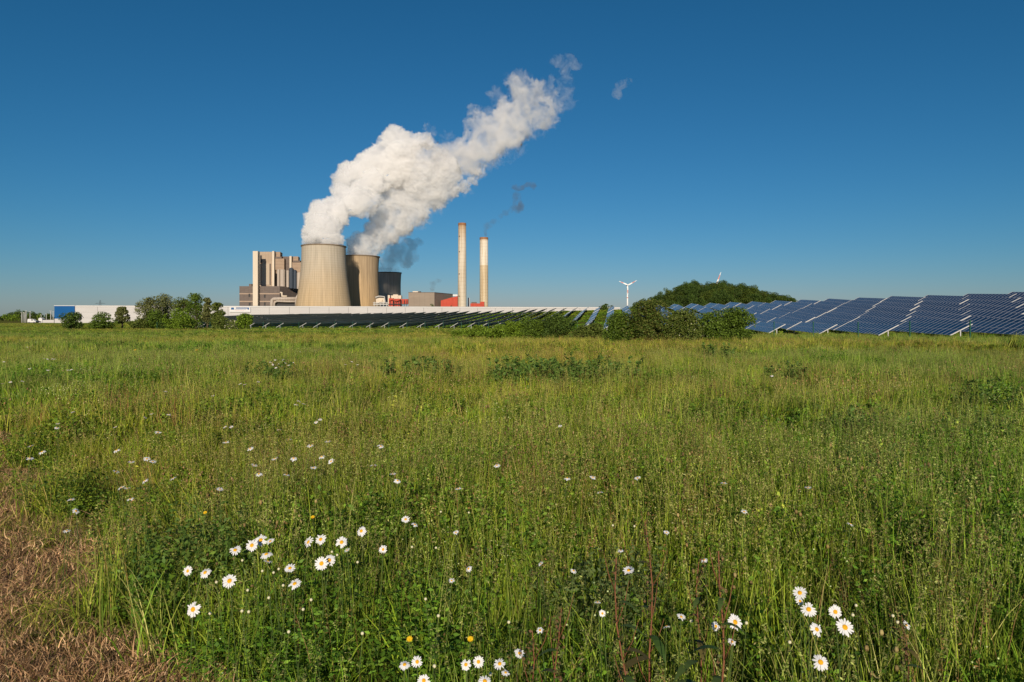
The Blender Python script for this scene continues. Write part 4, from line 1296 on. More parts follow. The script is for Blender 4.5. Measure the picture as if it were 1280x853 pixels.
def low_wall():
    d = 410.0; x0 = px_x(48, d); x1 = px_x(67.5, d); z = gz(x0, d)
    root = empty("low_wall", (x0, d, z - .2)); tag(root, "low pale wall with a higher gabled block between the car and the blue building", "wall")
    MB().box(2.5, x1 - x0, 0, 0.5, 0, 1.9).build("wall", M_WHITE, root)
    b = MB(); b.prism([(0, 0), (2.3, 0), (2.3, 2.5), (0, 2.5)], 0, 2.6)
    b.add([(-.1, -.1, 2.6), (2.4, -.1, 2.6), (1.15, -.1, 3.3), (-.1, 2.6, 2.6), (2.4, 2.6, 2.6), (1.15, 2.6, 3.3)], [(0, 1, 2), (5, 4, 3), (0, 2, 5, 3), (1, 4, 5, 2), (0, 3, 4, 1)])
    b.build("gabled_block", M_WPAINT, root)
low_wall()
def pylon():
    d = 1500.0; x = px_x(125.3, d); z0 = gz(x, d); top = px_z(375.5, d) - z0
    root = empty("power_pylon", (x, d, z0)); tag(root, "faint lattice power pylon rising above the white hall's roof", "pylon")
    b = MB()
    for sx in (-1, 1):
        for sy in (-1, 1):
            b.tube([(sx * 4.5, sy * 4.5, 0), (sx * 0.7, sy * 0.7, top)], 0.16, 4)
    for k in range(7):
        h = top * k / 7; w = 4.5 - 3.8 * k / 7; h2 = top * (k + 1) / 7; w2 = 4.5 - 3.8 * (k + 1) / 7
        b.tube([(-w, -w, h), (w2, -w2, h2)], 0.09, 3); b.tube([(w, -w, h), (-w2, -w2, h2)], 0.09, 3)
    b.build("mast", M_DARK, root)
    b = MB(); 
    for h, w in ((top * 0.82, 11), (top * 0.66, 15)):
        b.tube([(-w, 0, h), (0, 0, h + 1.6), (w, 0, h)], 0.16, 4); b.tube([(-w, 0, h), (w, 0, h)], 0.14, 4)
    b.build("cross_arm", M_DARK, root)
pylon()

# ------------------------------------------------------------------ wind turbines
M_TURB = weathered("turbine_white", (0.72, 0.72, 0.72), (0.80, 0.80, 0.80), (.1, .1, .1), 0.5)
M_TRED = weathered("turbine_red_band", (0.55, 0.22, 0.18), (0.6, 0.26, 0.22), (.1, .1, .1), 0.5)
def turbine(px, pyh, d, scale, angs, label):
    x = px_x(px, d); zg = gz(x, d); hub = px_z(pyh, d) - zg
    root = empty("wind_turbine", (x, d, zg)); tag(root, label, "wind turbine", "wind turbines on the horizon")
    s = scale
    MB().tube([(0, 0, 0), (0, 0, hub)], [2.1 * s, 1.3 * s], 16).build("tower", M_TURB, root, smooth=True)
    MB().tube([(0, 0, hub * 0.60), (0, 0, hub * 0.63)], [1.75 * s, 1.7 * s], 16).build("red_band", M_TRED, root)
    MB().box(-1.8 * s, 1.8 * s, -2.6 * s, 7 * s, hub - 1.6 * s, hub + 2.0 * s).build("nacelle", M_TURB, root)
    MB().tube([(0, -2.6 * s, hub), (0, -4.4 * s, hub), (0, -5.4 * s, hub)], [1.7 * s, 1.4 * s, 0.3 * s], 12).build("hub", M_TURB, root, smooth=True)
    for a, Lb in angs:
        a = R(a)
        ux, uz = math.sin(a), math.cos(a)
        v, f = [], []
        prof = [(0.0, .9), (0.08, 1.0), (0.2, 2.0), (0.5, 1.4), (0.8, .9), (1.0, .35)]
        for t, w in prof:
            w *= s * 0.75
            cx, cz = ux * Lb * t, uz * Lb * t
            for ox, oy in ((-0.35, -0.25), (0.65, -0.12), (0.65, 0.12), (-0.35, 0.25)):
                v.append((cx + ox * w * 2 * uz, -3.4 * s + oy * w, hub + cz - ox * w * 2 * ux))
        n = len(prof)
        for i in range(n - 1):
            for k in range(4):
                f.append((4 * i + k, 4 * i + (k + 1) % 4, 4 * i + 4 + (k + 1) % 4, 4 * i + 4 + k))
        f += [(3, 2, 1, 0), tuple(4 * (n - 1) + k for k in range(4))]
        me = make_mesh("blade", np.array(v), f, [M_TURB, M_TRED], fmat=[1 if i // 4 == 3 and i < (n - 1) * 4 else 0 for i in range(len(f))])
        link("blade", me, root)
turbine(784.3, 356.7, 1500, 0.95, [(-66, 21), (62, 22.5), (178, 22)], "complete white wind turbine with three blades left of the wooded mound")
turbine(893.5, 358.5, 1500, 1.15, [(21, 34), (-100, 25), (141, 34)], "wind turbine mostly hidden by the wooded mound, only two blades showing")

# ------------------------------------------------------------------ power station
def concrete(name, c_top, c_low, z0, z1, ribs=0, grid=(0, 0), stain=0.35, period_h=0):
    m, n, l, b = new_mat(name)
    tc = n.new("ShaderNodeTexCoord"); sp = n.new("ShaderNodeSeparateXYZ"); l.new(tc.outputs['Object'], sp.inputs[0])
    mr = n.new("ShaderNodeMapRange"); mr.inputs[1].default_value = z0; mr.inputs[2].default_value = z1
    l.new(sp.outputs[2], mr.inputs[0])
    nz0 = n.new("ShaderNodeTexNoise"); nz0.inputs['Scale'].default_value = 0.03; nz0.inputs['Detail'].default_value = 4
    l.new(tc.outputs['Object'], nz0.inputs[0])
    ad = n.new("ShaderNodeMath"); ad.operation = 'MULTIPLY_ADD'; ad.inputs[1].default_value = 0.5; ad.inputs[2].default_value = -0.25
    l.new(nz0.outputs[0], ad.inputs[0])
    ad2 = n.new("ShaderNodeMath"); ad2.operation = 'ADD'; l.new(mr.outputs[0], ad2.inputs[0]); l.new(ad.outputs[0], ad2.inputs[1])
    rp = ramp(n, [(0.1, c_low), (0.45, tuple(0.6 * a + 0.4 * b_ for a, b_ in zip(c_low, c_top))), (0.85, c_top)])
    l.new(ad2.outputs[0], rp.inputs[0])
    # angular coordinate for stains that run down and formwork joints
    at = n.new("ShaderNodeMath"); at.operation = 'ARCTAN2'; l.new(sp.outputs[1], at.inputs[0]); l.new(sp.outputs[0], at.inputs[1])
    cx = n.new("ShaderNodeCombineXYZ"); k = n.new("ShaderNodeMath"); k.operation = 'MULTIPLY'; k.inputs[1].default_value = 14.0
    l.new(at.outputs[0], k.inputs[0]); l.new(k.outputs[0], cx.inputs[0])
    k2 = n.new("ShaderNodeMath"); k2.operation = 'MULTIPLY'; k2.inputs[1].default_value = 0.02
    l.new(sp.outputs[2], k2.inputs[0]); l.new(k2.outputs[0], cx.inputs[1])
    nz = n.new("ShaderNodeTexNoise"); nz.inputs['Scale'].default_value = 1.0; nz.inputs['Detail'].default_value = 8; nz.inputs['Roughness'].default_value = 0.65
    l.new(cx.outputs[0], nz.inputs[0])
    rs = ramp(n, [(0.35, (1 - stain,) * 3), (0.62, (1.06,) * 3)])
    l.new(nz.outputs[0], rs.inputs[0])
    mx = n.new("ShaderNodeMix"); mx.data_type = 'RGBA'; mx.blend_type = 'MULTIPLY'; mx.inputs[0].default_value = 1
    l.new(rp.outputs[0], mx.inputs[6]); l.new(rs.outputs[0], mx.inputs[7])
    out = mx.outputs[2]
    def lines(src, period, width, dark):
        nonlocal out
        dv = n.new("ShaderNodeMath"); dv.operation = 'DIVIDE'; dv.inputs[1].default_value = period; l.new(src, dv.inputs[0])
        fr = n.new("ShaderNodeMath"); fr.operation = 'FRACT'; l.new(dv.outputs[0], fr.inputs[0])
        lt = n.new("ShaderNodeMath"); lt.operation = 'LESS_THAN'; lt.inputs[1].default_value = width; l.new(fr.outputs[0], lt.inputs[0])
        mu = n.new("ShaderNodeMath"); mu.operation = 'MULTIPLY'; mu.inputs[1].default_value = dark; l.new(lt.outputs[0], mu.inputs[0])
        q = n.new("ShaderNodeMix"); q.data_type = 'RGBA'; q.blend_type = 'MULTIPLY'; q.inputs[7].default_value = (0.45, 0.38, 0.3, 1)
        l.new(mu.outputs[0], q.inputs[0]); l.new(out, q.inputs[6]); out = q.outputs[2]
    if grid[0]: lines(at.outputs[0], 2 * math.pi / grid[0], 0.2, 0.16)
    if grid[1]: lines(sp.outputs[2], grid[1], 0.2, 0.16)
    l.new(out, b.inputs['Base Color'])
    b.inputs['Roughness'].default_value = 0.95; b.inputs['Specular IOR Level'].default_value = 0.1
    return m

def cooling_tower(px, d, prof, mat, label, rim):
    x = px_x(px, d)
    z0 = -2.4
    root = empty("cooling_tower", (x, d, z0)); tag(root, label, "cooling tower", "cooling towers of the power station")
    zs = np.array([p[1] - z0 for p in prof]); rs = np.array([p[0] for p in prof])
    zz = np.linspace(zs[0], zs[-1], 40)
    # smooth profile
    co = np.polyfit(zs, rs, 3)
    rr = np.polyval(co, zz)
    outer = list(zip(rr, zz)); inner = [(r_ - 0.8, z) for r_, z in reversed(outer)]
    b = MB(); b.lathe(outer + inner, 96); b.build("shell", mat, root, smooth=True)
    top = zz[-1]; rt = rr[-1]
    b = MB(); b.lathe([(rt + 0.02, top - 1.0), (rt + 0.9, top - 1.0), (rt + 0.9, top + 0.25), (rt - 1.0, top + 0.25), (rt - 1.0, top - 0.4)], 96)
    b.build("rim", rim, root)
    legs = MB(); bb = rr[0]
    for k in range(44):
        a = 2 * math.pi * k / 44; a2 = a + math.pi / 44
        legs.tube([(bb * 1.04 * math.cos(a), bb * 1.04 * math.sin(a), -0.5), ((bb - .4) * math.cos(a2), (bb - .4) * math.sin(a2), zz[0] + .2)], 0.5, 5)
    o = legs.build("support_legs", mat, root)
    return x, d, top + z0, rt
M_T1 = concrete("tower_concrete_pale", (0.47, 0.42, 0.34), (0.50, 0.37, 0.215), 0, 100, grid=(70, 3.2), stain=0.2)
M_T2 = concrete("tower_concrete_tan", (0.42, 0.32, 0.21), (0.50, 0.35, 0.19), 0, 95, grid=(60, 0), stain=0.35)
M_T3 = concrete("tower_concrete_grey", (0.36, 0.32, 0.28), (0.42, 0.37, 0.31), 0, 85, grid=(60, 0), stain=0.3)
M_RIM = weathered("rim_concrete", (0.16, 0.12, 0.08), (0.24, 0.18, 0.12), (0.2, 0.2, 0.2), 0.9)
T1 = cooling_tower(404.8, 948, [(39.5, 6), (37.0, 16.6), (33.9, 41.6), (31.0, 66.6), (29.4, 88), (30.0, 99.4)], M_T1, "largest and nearest pale cooling tower, steaming brightly", M_RIM)
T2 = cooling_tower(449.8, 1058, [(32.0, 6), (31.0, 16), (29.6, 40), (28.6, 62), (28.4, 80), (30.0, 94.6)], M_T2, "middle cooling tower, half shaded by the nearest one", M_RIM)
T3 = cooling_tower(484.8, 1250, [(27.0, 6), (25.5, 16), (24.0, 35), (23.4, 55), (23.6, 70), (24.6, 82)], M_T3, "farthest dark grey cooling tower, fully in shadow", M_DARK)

# chimneys
def chimney(px, d, top_py, r0, r1, label, stripes, spots):
    x = px_x(px, d); z0 = -2.4; H = px_z(top_py, d) - z0
    root = empty("chimney", (x, d, z0)); tag(root, label, "chimney", "tall chimneys of the power station")
    m, n, l, b = new_mat("chimney_concrete")
    tc = n.new("ShaderNodeTexCoord"); sp = n.new("ShaderNodeSeparateXYZ"); l.new(tc.outputs['Object'], sp.inputs[0])
    mr = n.new("ShaderNodeMapRange"); mr.inputs[1].default_value = 0; mr.inputs[2].default_value = H; l.new(sp.outputs[2], mr.inputs[0])
    rp = ramp(n, stripes); l.new(mr.outputs[0], rp.inputs[0])
    mp = n.new("ShaderNodeMapping"); mp.inputs['Scale'].default_value = (0.5, 0.5, 0.02); l.new(tc.outputs['Object'], mp.inputs[0])
    nz = n.new("ShaderNodeTexNoise"); nz.inputs['Scale'].default_value = 1; nz.inputs['Detail'].default_value = 6; l.new(mp.outputs[0], nz.inputs[0])
    rs = ramp(n, [(0.35, (0.72, 0.62, 0.5)), (0.55, (1.0, 1.0, 1.0))]); l.new(nz.outputs[0], rs.inputs[0])
    fr = n.new("ShaderNodeMath"); fr.operation = 'FRACT'; dv = n.new("ShaderNodeMath"); dv.operation = 'DIVIDE'; dv.inputs[1].default_value = 5.5
    l.new(sp.outputs[2], dv.inputs[0]); l.new(dv.outputs[0], fr.inputs[0])
    lt = n.new("ShaderNodeMath"); lt.operation = 'LESS_THAN'; lt.inputs[1].default_value = 0.12; l.new(fr.outputs[0], lt.inputs[0])
    sc_ = n.new("ShaderNodeMath"); sc_.operation = 'MULTIPLY'; sc_.inputs[1].default_value = 0.25; l.new(lt.outputs[0], sc_.inputs[0])
    mx = n.new("ShaderNodeMix"); mx.data_type = 'RGBA'; mx.blend_type = 'MULTIPLY'; mx.inputs[0].default_value = 0.8
    l.new(rp.outputs[0], mx.inputs[6]); l.new(rs.outputs[0], mx.inputs[7])
    m2 = n.new("ShaderNodeMix"); m2.data_type = 'RGBA'; m2.blend_type = 'MULTIPLY'; m2.inputs[7].default_value = (.5, .45, .4, 1)
    l.new(sc_.outputs[0], m2.inputs[0]); l.new(mx.outputs[2], m2.inputs[6]); l.new(m2.outputs[2], b.inputs['Base Color'])
    b.inputs['Roughness'].default_value = 0.9; b.inputs['Specular IOR Level'].default_value = 0.1
    q = MB(); q.lathe([(r0, 0), (r0 * .55 + r1 * .45, H * 0.5), (r1, H), (r1 - .6, H), (r1 - .6, H - 6)], 40); q.build("shaft", m, root, smooth=True)
    rust = weathered("rusty_collar", (0.22, 0.10, 0.045), (0.36, 0.20, 0.11), (0.6, 0.6, 0.2), 0.95)
    q = MB(); q.lathe([(r1 + .02, H - 3.2), (r1 + .5, H - 3.2), (r1 + .5, H - 2.2), (r1 + 0.25, H - 2.2), (r1 + 0.25, H + 0.2), (r1 - .3, H + 0.2)], 40); q.build("collar", rust, root)
    for s in spots:
        rr = r0 + (r1 - r0) * s
        q = MB(); q.box(-rr * 0.62 - .7, -rr * 0.62 + .7, -rr * 0.82 - .5, -rr * 0.82 + .6, H * s - 0.6, H * s + .8); q.build("platform", M_DARK, root)
    return x, d, H + z0
CREAM = (0.56, 0.50, 0.40)
C1 = chimney(577.7, 1000, 279.3, 6.5, 5.6, "left and taller cream chimney with a rusty top and dark spots down its side", [(0, CREAM), (0.8, (0.60, 0.54, 0.45)), (0.93, (0.50, 0.40, 0.28)), (1, (0.40, 0.27, 0.16))], (0.24, 0.47, 0.7, 0.86))
C2 = chimney(604.9, 1150, 297.2, 7.2, 6.9, "right and shorter cream chimney, whiter in its upper half", [(0, (0.58, 0.49, 0.34)), (0.655, (0.56, 0.47, 0.33)), (0.665, (0.68, 0.64, 0.55)), (0.95, (0.66, 0.60, 0.50)), (1, (0.45, 0.30, 0.18))], ())

# boiler house and its towers
M_BEIGE = weathered("beige_cladding", (0.36, 0.28, 0.21), (0.42, 0.33, 0.25), (0.03, 0.03, 0.15), 0.85)
add_joints(M_BEIGE, 0, 4.0, 0.4, 0.85); add_joints(M_BEIGE, 2, 9.0, 0.5, 0.82)
M_CREAM = weathered("cream_stair_tower", (0.56, 0.48, 0.38), (0.64, 0.56, 0.46), (0.1, 0.1, 0.02), 0.85)
M_BROWN = weathered("brown_brick_hall", (0.13, 0.105, 0.095), (0.17, 0.14, 0.125), (0.1, 0.1, 0.4), 0.9)
add_joints(M_BROWN, 0, 6.0, 0.5, 0.8)
M_BAND = weathered("beige_band", (0.36, 0.27, 0.20), (0.42, 0.33, 0.26), (0.1, 0.1, 0.1), 0.9)
M_TAN = weathered("tan_box_cladding", (0.30, 0.22, 0.16), (0.36, 0.27, 0.20), (0.1, 0.1, 0.3), 0.9)
M_SILO = weathered("silo_steel", (0.36, 0.31, 0.27), (0.46, 0.40, 0.34), (0.5, 0.5, 0.02), 0.6)
M_SLATE = weathered("dark_blue_steel", (0.035, 0.05, 0.075), (0.05, 0.065, 0.09), (0.5, 0.5, 0.05), 0.5)
M_REDP = weathered("red_steel", (0.40, 0.055, 0.035), (0.50, 0.085, 0.05), (0.2, 0.2, 0.2), 0.7)
M_GREYB = weathered("grey_brown_cladding", (0.25, 0.205, 0.165), (0.29, 0.24, 0.195), (0.03, 0.03, 0.25), 0.85)
add_joints(M_GREYB, 0, 8.0, 0.45, 0.85); add_joints(M_TAN, 2, 5.0, 0.5, 0.8)
def zx(v): return 280 + v / 7.111      # zoomed coordinates back to photograph pixels
def zy(v): return 300 + v / 7.111
def boiler():
    d = 1010.0
    ZB = -2.4
    root = empty("power_station", (px_x(330, d), d, ZB)); tag(root, "boiler house with cream stair towers over a brown banded hall, left of the cooling towers", "power station")
    o0 = root.location
    def blk(name, x0, x1, y0, y1, depth, front, m, parent=root):
        """block from zoomed photograph coordinates: front = metres in front of the base depth"""
        D = d - front
        b = MB()
        zb = ZB if y1 > 590 else px_z(zy(y1), D)
        b.box(px_x(zx(x0), D) - o0.x, px_x(zx(x1), D) - o0.x, -front, -front + depth, zb - ZB, px_z(zy(y0), D) - ZB)
        return b.build(name, m, parent)
    # turned block: front face between x0..x1, right side seen to x2
    def corner(name, x0, x1, x2, y0, y1, front, m, back=45):
        D = d - front
        A = px_x(zx(x0), D) - o0.x; B = px_x(zx(x1), D) - o0.x
        D2 = D + back; C = px_x(zx(x2), D2) - o0.x
        zb = 0 if y1 > 590 else px_z(zy(y1), D) - ZB
        b = MB(); b.prism([(A, -front), (B, -front), (C, -front + back), (A + (C - B), -front + back)], zb, px_z(zy(y0), D) - ZB)
        return b.build(name, m, root)
    hall_ = corner("turbine_hall", 137, 495, 690, 412, 600, 30, M_BROWN)
    for yb in (480, 548):
        b = MB(); D = d - 30.3
        b.box(px_x(zx(137), D) - o0.x, px_x(zx(495), D) - o0.x, -30.35, -30.0, px_z(zy(yb + 4), D) - ZB, px_z(zy(yb - 5), D) - ZB)
        b.build("band", M_BAND, hall_)
    for xb, yb in ((226, 493), (228, 572), (362, 500), (362, 570), (596, 500)):
        b = MB(); D = d - 30.3
        if xb < 500:
            b.box(px_x(zx(xb - 7), D) - o0.x, px_x(zx(xb + 7), D) - o0.x, -30.5, -30.0, px_z(zy(yb + 14), D) - ZB, px_z(zy(yb - 14), D) - ZB)
            b.build("opening", M_DARK, hall_)
    blk("roof_hut", 222, 246, 392, 414, 8, 10, M_BROWN)
    # upper works
    corner("stair_tower", 256, 300, 318, 100, 600, 38, M_CREAM, 10)
    u = corner("boiler_block", 314, 432, 470, 106, 420, 5, M_BEIGE, 30)
    blk("louvre", 320, 335, 138, 206, 1, 5.8, M_DARK, u)
    blk("recessed_panel", 340, 404, 212, 400, 0.6, 5.6, weathered("light_panel", (0.42, 0.35, 0.27), (0.47, 0.39, 0.31), (.1, .1, .02), 0.85), u)
    blk("dark_panel_edge", 318, 327, 212, 402, 0.6, 5.7, M_DARK, u)  # solid dark strip along the panel's left edge, proud of the wall
    blk("dark_panel_edge", 405, 416, 212, 400, 0.6, 5.6, M_BROWN, u)  # solid brown strip along the panel's right edge
    corner("stair_tower", 428, 446, 462, 100, 415, 12, M_CREAM, 10)
    corner("upper_box", 462, 500, 520, 107, 300, 4, M_TAN, 20)
    corner("hopper_box", 456, 535, 582, 166, 266, 10, M_TAN, 25)
    blk("box_band", 458, 512, 150, 166, 6, 10.5, M_BROWN)
    corner("boiler_block", 520, 582, 600, 148, 300, 2, M_BROWN, 30)
    corner("stair_tower", 582, 600, 614, 144, 420, 8, M_CREAM, 10)
    corner("upper_box", 614, 660, 674, 148, 330, 3, M_TAN, 20)
    corner("hopper_box", 606, 700, 740, 200, 296, 8, M_TAN, 20)
    blk("box_band", 612, 676, 184, 201, 6, 8.5, M_BROWN)
    blk("rear_wall", 460, 700, 255, 440, 8, -14, M_DARK)
    def cyl(name, x0, x1, y0, y1, front, m, dome=0):
        D = d - front; r_ = (x1 - x0) / 7.111 / F * D / 2; cx = px_x(zx((x0 + x1) / 2), D) - o0.x
        z0 = px_z(zy(y1), D) - ZB; z1 = px_z(zy(y0), D) - ZB
        b = MB(); b.lathe([(r_, z0), (r_, z1), (r_ * 0.7, z1 + dome), (0.05, z1 + dome * 1.3)], 24, c=(cx, -front)); b.build(name, m, root, smooth=False)
    cyl("silo", 472, 496, 268, 420, 16, M_SILO, 0.6); cyl("silo", 496, 546, 270, 420, 12, M_SILO, 1)
    cyl("duct_column", 554, 579, 275, 422, 14, M_SILO, 0.5)
    cyl("flue_vessel", 579, 618, 262, 432, 12, M_SLATE, 2); cyl("flue_vessel", 616, 648, 282, 434, 10, M_SLATE, 2)
    cyl("silo", 648, 694, 296, 436, 12, M_SILO, 1)
    # curved duct in front of the hall
    D = d - 52
    def q(a, b_): p = PX(zx(a), zy(b_), D); return (p.x - o0.x, -52, p.z - ZB)
    MB().tube([q(424, 640), q(424, 560), q(428, 536), q(440, 526), q(500, 524), q(640, 523)], 2.4, 12).build("pipe_duct", M_SILO, root, smooth=True)
    MB().tube([q(448, 640), q(448, 560), q(470, 545), q(560, 548), q(650, 548)], 1.5, 10).build("pipe_duct", M_SILO, root, smooth=True)
    MB().tube([q(500, 470), q(514, 470), q(516, 500), q(560, 502)], 1.4, 10).build("pipe_duct", M_CREAM, root, smooth=True)
    MB().tube([q(660, 490), q(640, 520), q(640, 600)], 1.6, 10).build("pipe_duct", M_SILO, root, smooth=True)
    blk("pipe_bridge", 455, 655, 552, 600, 6, 48, M_DARK)
boiler()

def block3(name, label, px0, px1, px2, top, d, m, back=40, cat="building", base=None, kids_=()):
    """building turned so that its right side shows"""
    z0 = -2.4 if base is None else base
    A, B = px_x(px0, d), px_x(px1, d); C = px_x(px2, d + back)
    root = empty(name, (A, d, z0)); tag(root, label, cat)
    H = px_z(top, d) - z0
    MB().prism([(0, 0), (B - A, 0), (C - A, back), (C - B, back)], 0, H).build("wall", m, root)
    MB().prism([(-.3, -.3), (B - A + .3, -.3), (C - A + .3, back + .3), (C - B - .3, back + .3)], H, H + 0.6).build("roof_edge", M_BROWN, root)
    return root, H, B - A
rt_, H_, w_ = block3("grey_hall", "windowless grey-brown hall between the cooling towers and the chimneys", 510.6, 543, 566, 366, 1020, M_GREYB, 75)
MB().box(4.5, 15, 12, 22, H_ + .6, H_ + 2.6).build("roof_hut", M_CREAM, rt_)
MB().box(13, 17, 8, 14, H_ + .6, H_ + 2.2).build("roof_vent", M_DARK, rt_)
def red_hall():
    d = 1035.0; z0 = -2.4
    root = empty("red_hall", (px_x(551, d), d, z0)); tag(root, "red sloping building behind the foot of the taller chimney", "building")
    A, B = 0, px_x(572, d) - px_x(551, d)
    b = MB(); h0, h1 = px_z(376, d) - z0, px_z(370.5, d) - z0
    b.add([(A, 0, 0), (B, 0, 0), (B, 0, h1), (B * .55, 0, h1 - 2.5), (A, 0, h0), (A, 20, 0), (B, 20, 0), (B, 20, h1), (B * .55, 20, h1 - 2.5), (A, 20, h0)],
          [(0, 1, 2, 3, 4), (9, 8, 7, 6, 5), (4, 3, 8, 9), (3, 2, 7, 8), (1, 6, 7, 2), (0, 4, 9, 5)])
    b.build("cladding", M_REDP, root)
    MB().box(B * .72, B, -1, 6, h1 + .1, h1 + 2.6).build("roof_box", M_WPAINT, root)
    MB().box(B * 1.05, B * 1.45, 2, 12, 0, h1 + 1).build("dark_annex", M_SLATE, root)
red_hall()
def red_low():
    d = 1060.0; z0 = -2.4
    root = empty("red_building", (px_x(588, d), d, z0)); tag(root, "low red building between the two chimneys with a thin white column", "building")
    b = MB(); w = px_x(605.2, d) - px_x(588, d)
    h0, h1 = px_z(379.5, d) - z0, px_z(377.3, d) - z0
    b.box(0, w * .72, 0, 15, 0, h0); b.box(w * .72, w, 0.0, 15, 0, h1); b.build("cladding", M_REDP, root)
    MB().tube([(-2.3, -2, 0), (-2.3, -2, px_z(372.5, d) - z0)], 1.5, 12).build("column", M_WPAINT, root)
    MB().box(0.5, w * .4, 15.2, 22, 0, h0 + 2.5).build("annex", M_BROWN, root)
red_low()
def pipework():
    d = 1012.0; z0 = -2.4
    root = empty("process_plant", (px_x(468, d), d, z0)); tag(root, "white pipes and red steelwork at the foot of the middle and far cooling towers", "industrial plant")
    def X(p): return px_x(p, d) - px_x(468, d)
    def Z(p): return px_z(p, d) - z0
    b = MB(); b.box(X(470), X(481), 0, 8, Z(380.5), Z(371)); b.box(X(474), X(478), -3, 0, Z(378), Z(375)); b.build("white_vessel_house", M_CREAM, root)
    b = MB()
    for p in (468.5, 472, 476, 480, 484): b.tube([(X(p), -4, 0), (X(p), -4, Z(377 + (p % 3)))], 0.5, 6)
    for z in (381, 379): b.tube([(X(467), -4, Z(z)), (X(486), -4, Z(z))], 0.7, 6)
    b.tube([(X(470), -4, Z(372)), (X(474), -4, Z(370.6)), (X(481), -4, Z(371)), (X(482), -4, Z(378))], 0.8, 8)
    b.build("white_pipes", M_GALV, root)
    b = MB(); b.box(X(484.5), X(487), 2, 9, 0, Z(369)); b.box(X(487), X(500), 12, 20, 0, Z(369.2)); b.box(X(490), X(496), 10, 12, 0, Z(368)); b.build("beige_block", M_CREAM, root)
    b = MB(); b.box(X(486), X(491.5), 0, 8, 0, Z(373)); b.box(X(493), X(500), 1, 8, 0, Z(373.6)); b.box(X(501), X(509.5), 2, 8, Z(380), Z(374)); b.build("red_house", M_REDP, root)
    b = MB()
    for p in (488, 491.6, 495, 498.5, 502, 505.5, 508.5): b.box(X(p) - .35, X(p) + .35, -1.5, -.9, 0, Z(375))
    b.box(X(486), X(510), -1.6, -.8, Z(380.8), Z(380)); b.build("dark_frame", M_DARK, root)
    b = MB(); b.tube([(X(486.5), -2, Z(376)), (X(491), -2, Z(374.5)), (X(496), -2, Z(376.5)), (X(500), -2, Z(375))], 1.0, 8); b.build("red_pipe", M_REDP, root)
pipework()
for i, (px, w_, t) in enumerate([(533, 5, 382), (540, 8, 379.5), (548, 6, 381), (556, 6, 381.5), (564, 7, 381), (284, 6, 381.6), (291, 5, 381), (297, 5, 381.4)]):
    d = 900.0 if i < 5 else 1300; x = px_x(px, d)
    plant("tree", ["tiny tree in front of the grey-brown hall's left part", "rounder tiny tree in front of the grey-brown hall", "tiny tree at the corner of the grey-brown hall", "tiny tree before the left part of the red sloping building", "tiny tree at the foot of the taller chimney",
                   "tiny far treetop left above the sign board", "tiny far treetop above the middle of the sign board", "tiny far treetop above the sign board's right end"][i],
          "tree", x, d, w_ / F * d, px_z(t, d) - gz(x, d), 'dark', 1.3, 400, clumps=10, csize=0.25, z0=2, group="tiny trees by the power station", seed=200 + i)

# ------------------------------------------------------------------ steam
def steam_hull(name, bl, voxel, amp, seed, fine=0.5):
    """closed billowy hull: union of balls, remeshed, pushed out and in by turbulence"""
    me = bpy.data.meshes.new("t"); 
    vs, fs = [], []
    import bmesh
    bm = bmesh.new(); bmesh.ops.create_icosphere(bm, subdivisions=3, radius=1.0)
    sv = np.array([v.co for v in bm.verts]); sf = np.array([[v.index for v in f.verts] for f in bm.faces]); bm.free()
    V, Fc, off = [], [], 0
    for (c, r) in bl:
        r = np.array(r) if hasattr(r, '__len__') else np.array((r, r, r))
        V.append(sv * r + np.array(c)); Fc.append(sf + off); off += len(sv)
    me = make_mesh("t", np.concatenate(V), np.concatenate(Fc))
    o = bpy.data.objects.new("t", me); COL.objects.link(o)
    md = o.modifiers.new("r", 'REMESH'); md.mode = 'VOXEL'; md.voxel_size = voxel; md.adaptivity = 0
    ms = o.modifiers.new("s", 'SMOOTH'); ms.factor = 0.6; ms.iterations = 3
    dg = bpy.context.evaluated_depsgraph_get()
    m2 = bpy.data.meshes.new_from_object(o.evaluated_get(dg))
    bpy.data.objects.remove(o)
    n = len(m2.vertices)
    co = np.empty(n * 3, np.float32); m2.vertices.foreach_get("co", co); co = co.reshape(-1, 3)
    no = np.empty(n * 3, np.float32); m2.vertices.foreach_get("normal", no); no = no.reshape(-1, 3)
    out = np.empty(n)
    for i in range(n):
        p = Vector(co[i])
        a = 1 - abs(mnoise.noise(p * 0.045 + Vector((seed, 0, 0)))) * 2.2
        b = 1 - abs(mnoise.noise(p * 0.11 + Vector((0, seed, 0)))) * 2.2
        b2 = 1 - abs(mnoise.noise(p * 0.23 + Vector((seed, seed, 0)))) * 2.4
        c = mnoise.fractal(p * 0.45, 0.8, 2.0, 3)
        out[i] = amp * (a * 0.9 + b * 0.6 + b2 * 0.38 * fine - 1.15) + fine * amp * 0.3 * c
    co = co + no * out[:, None]
    m2.vertices.foreach_set("co", co.astype(np.float32).ravel())
    m2.update(); m2.name = name
    m2.polygons.foreach_set("use_smooth", np.ones(len(m2.polygons), dtype=bool))
    return m2

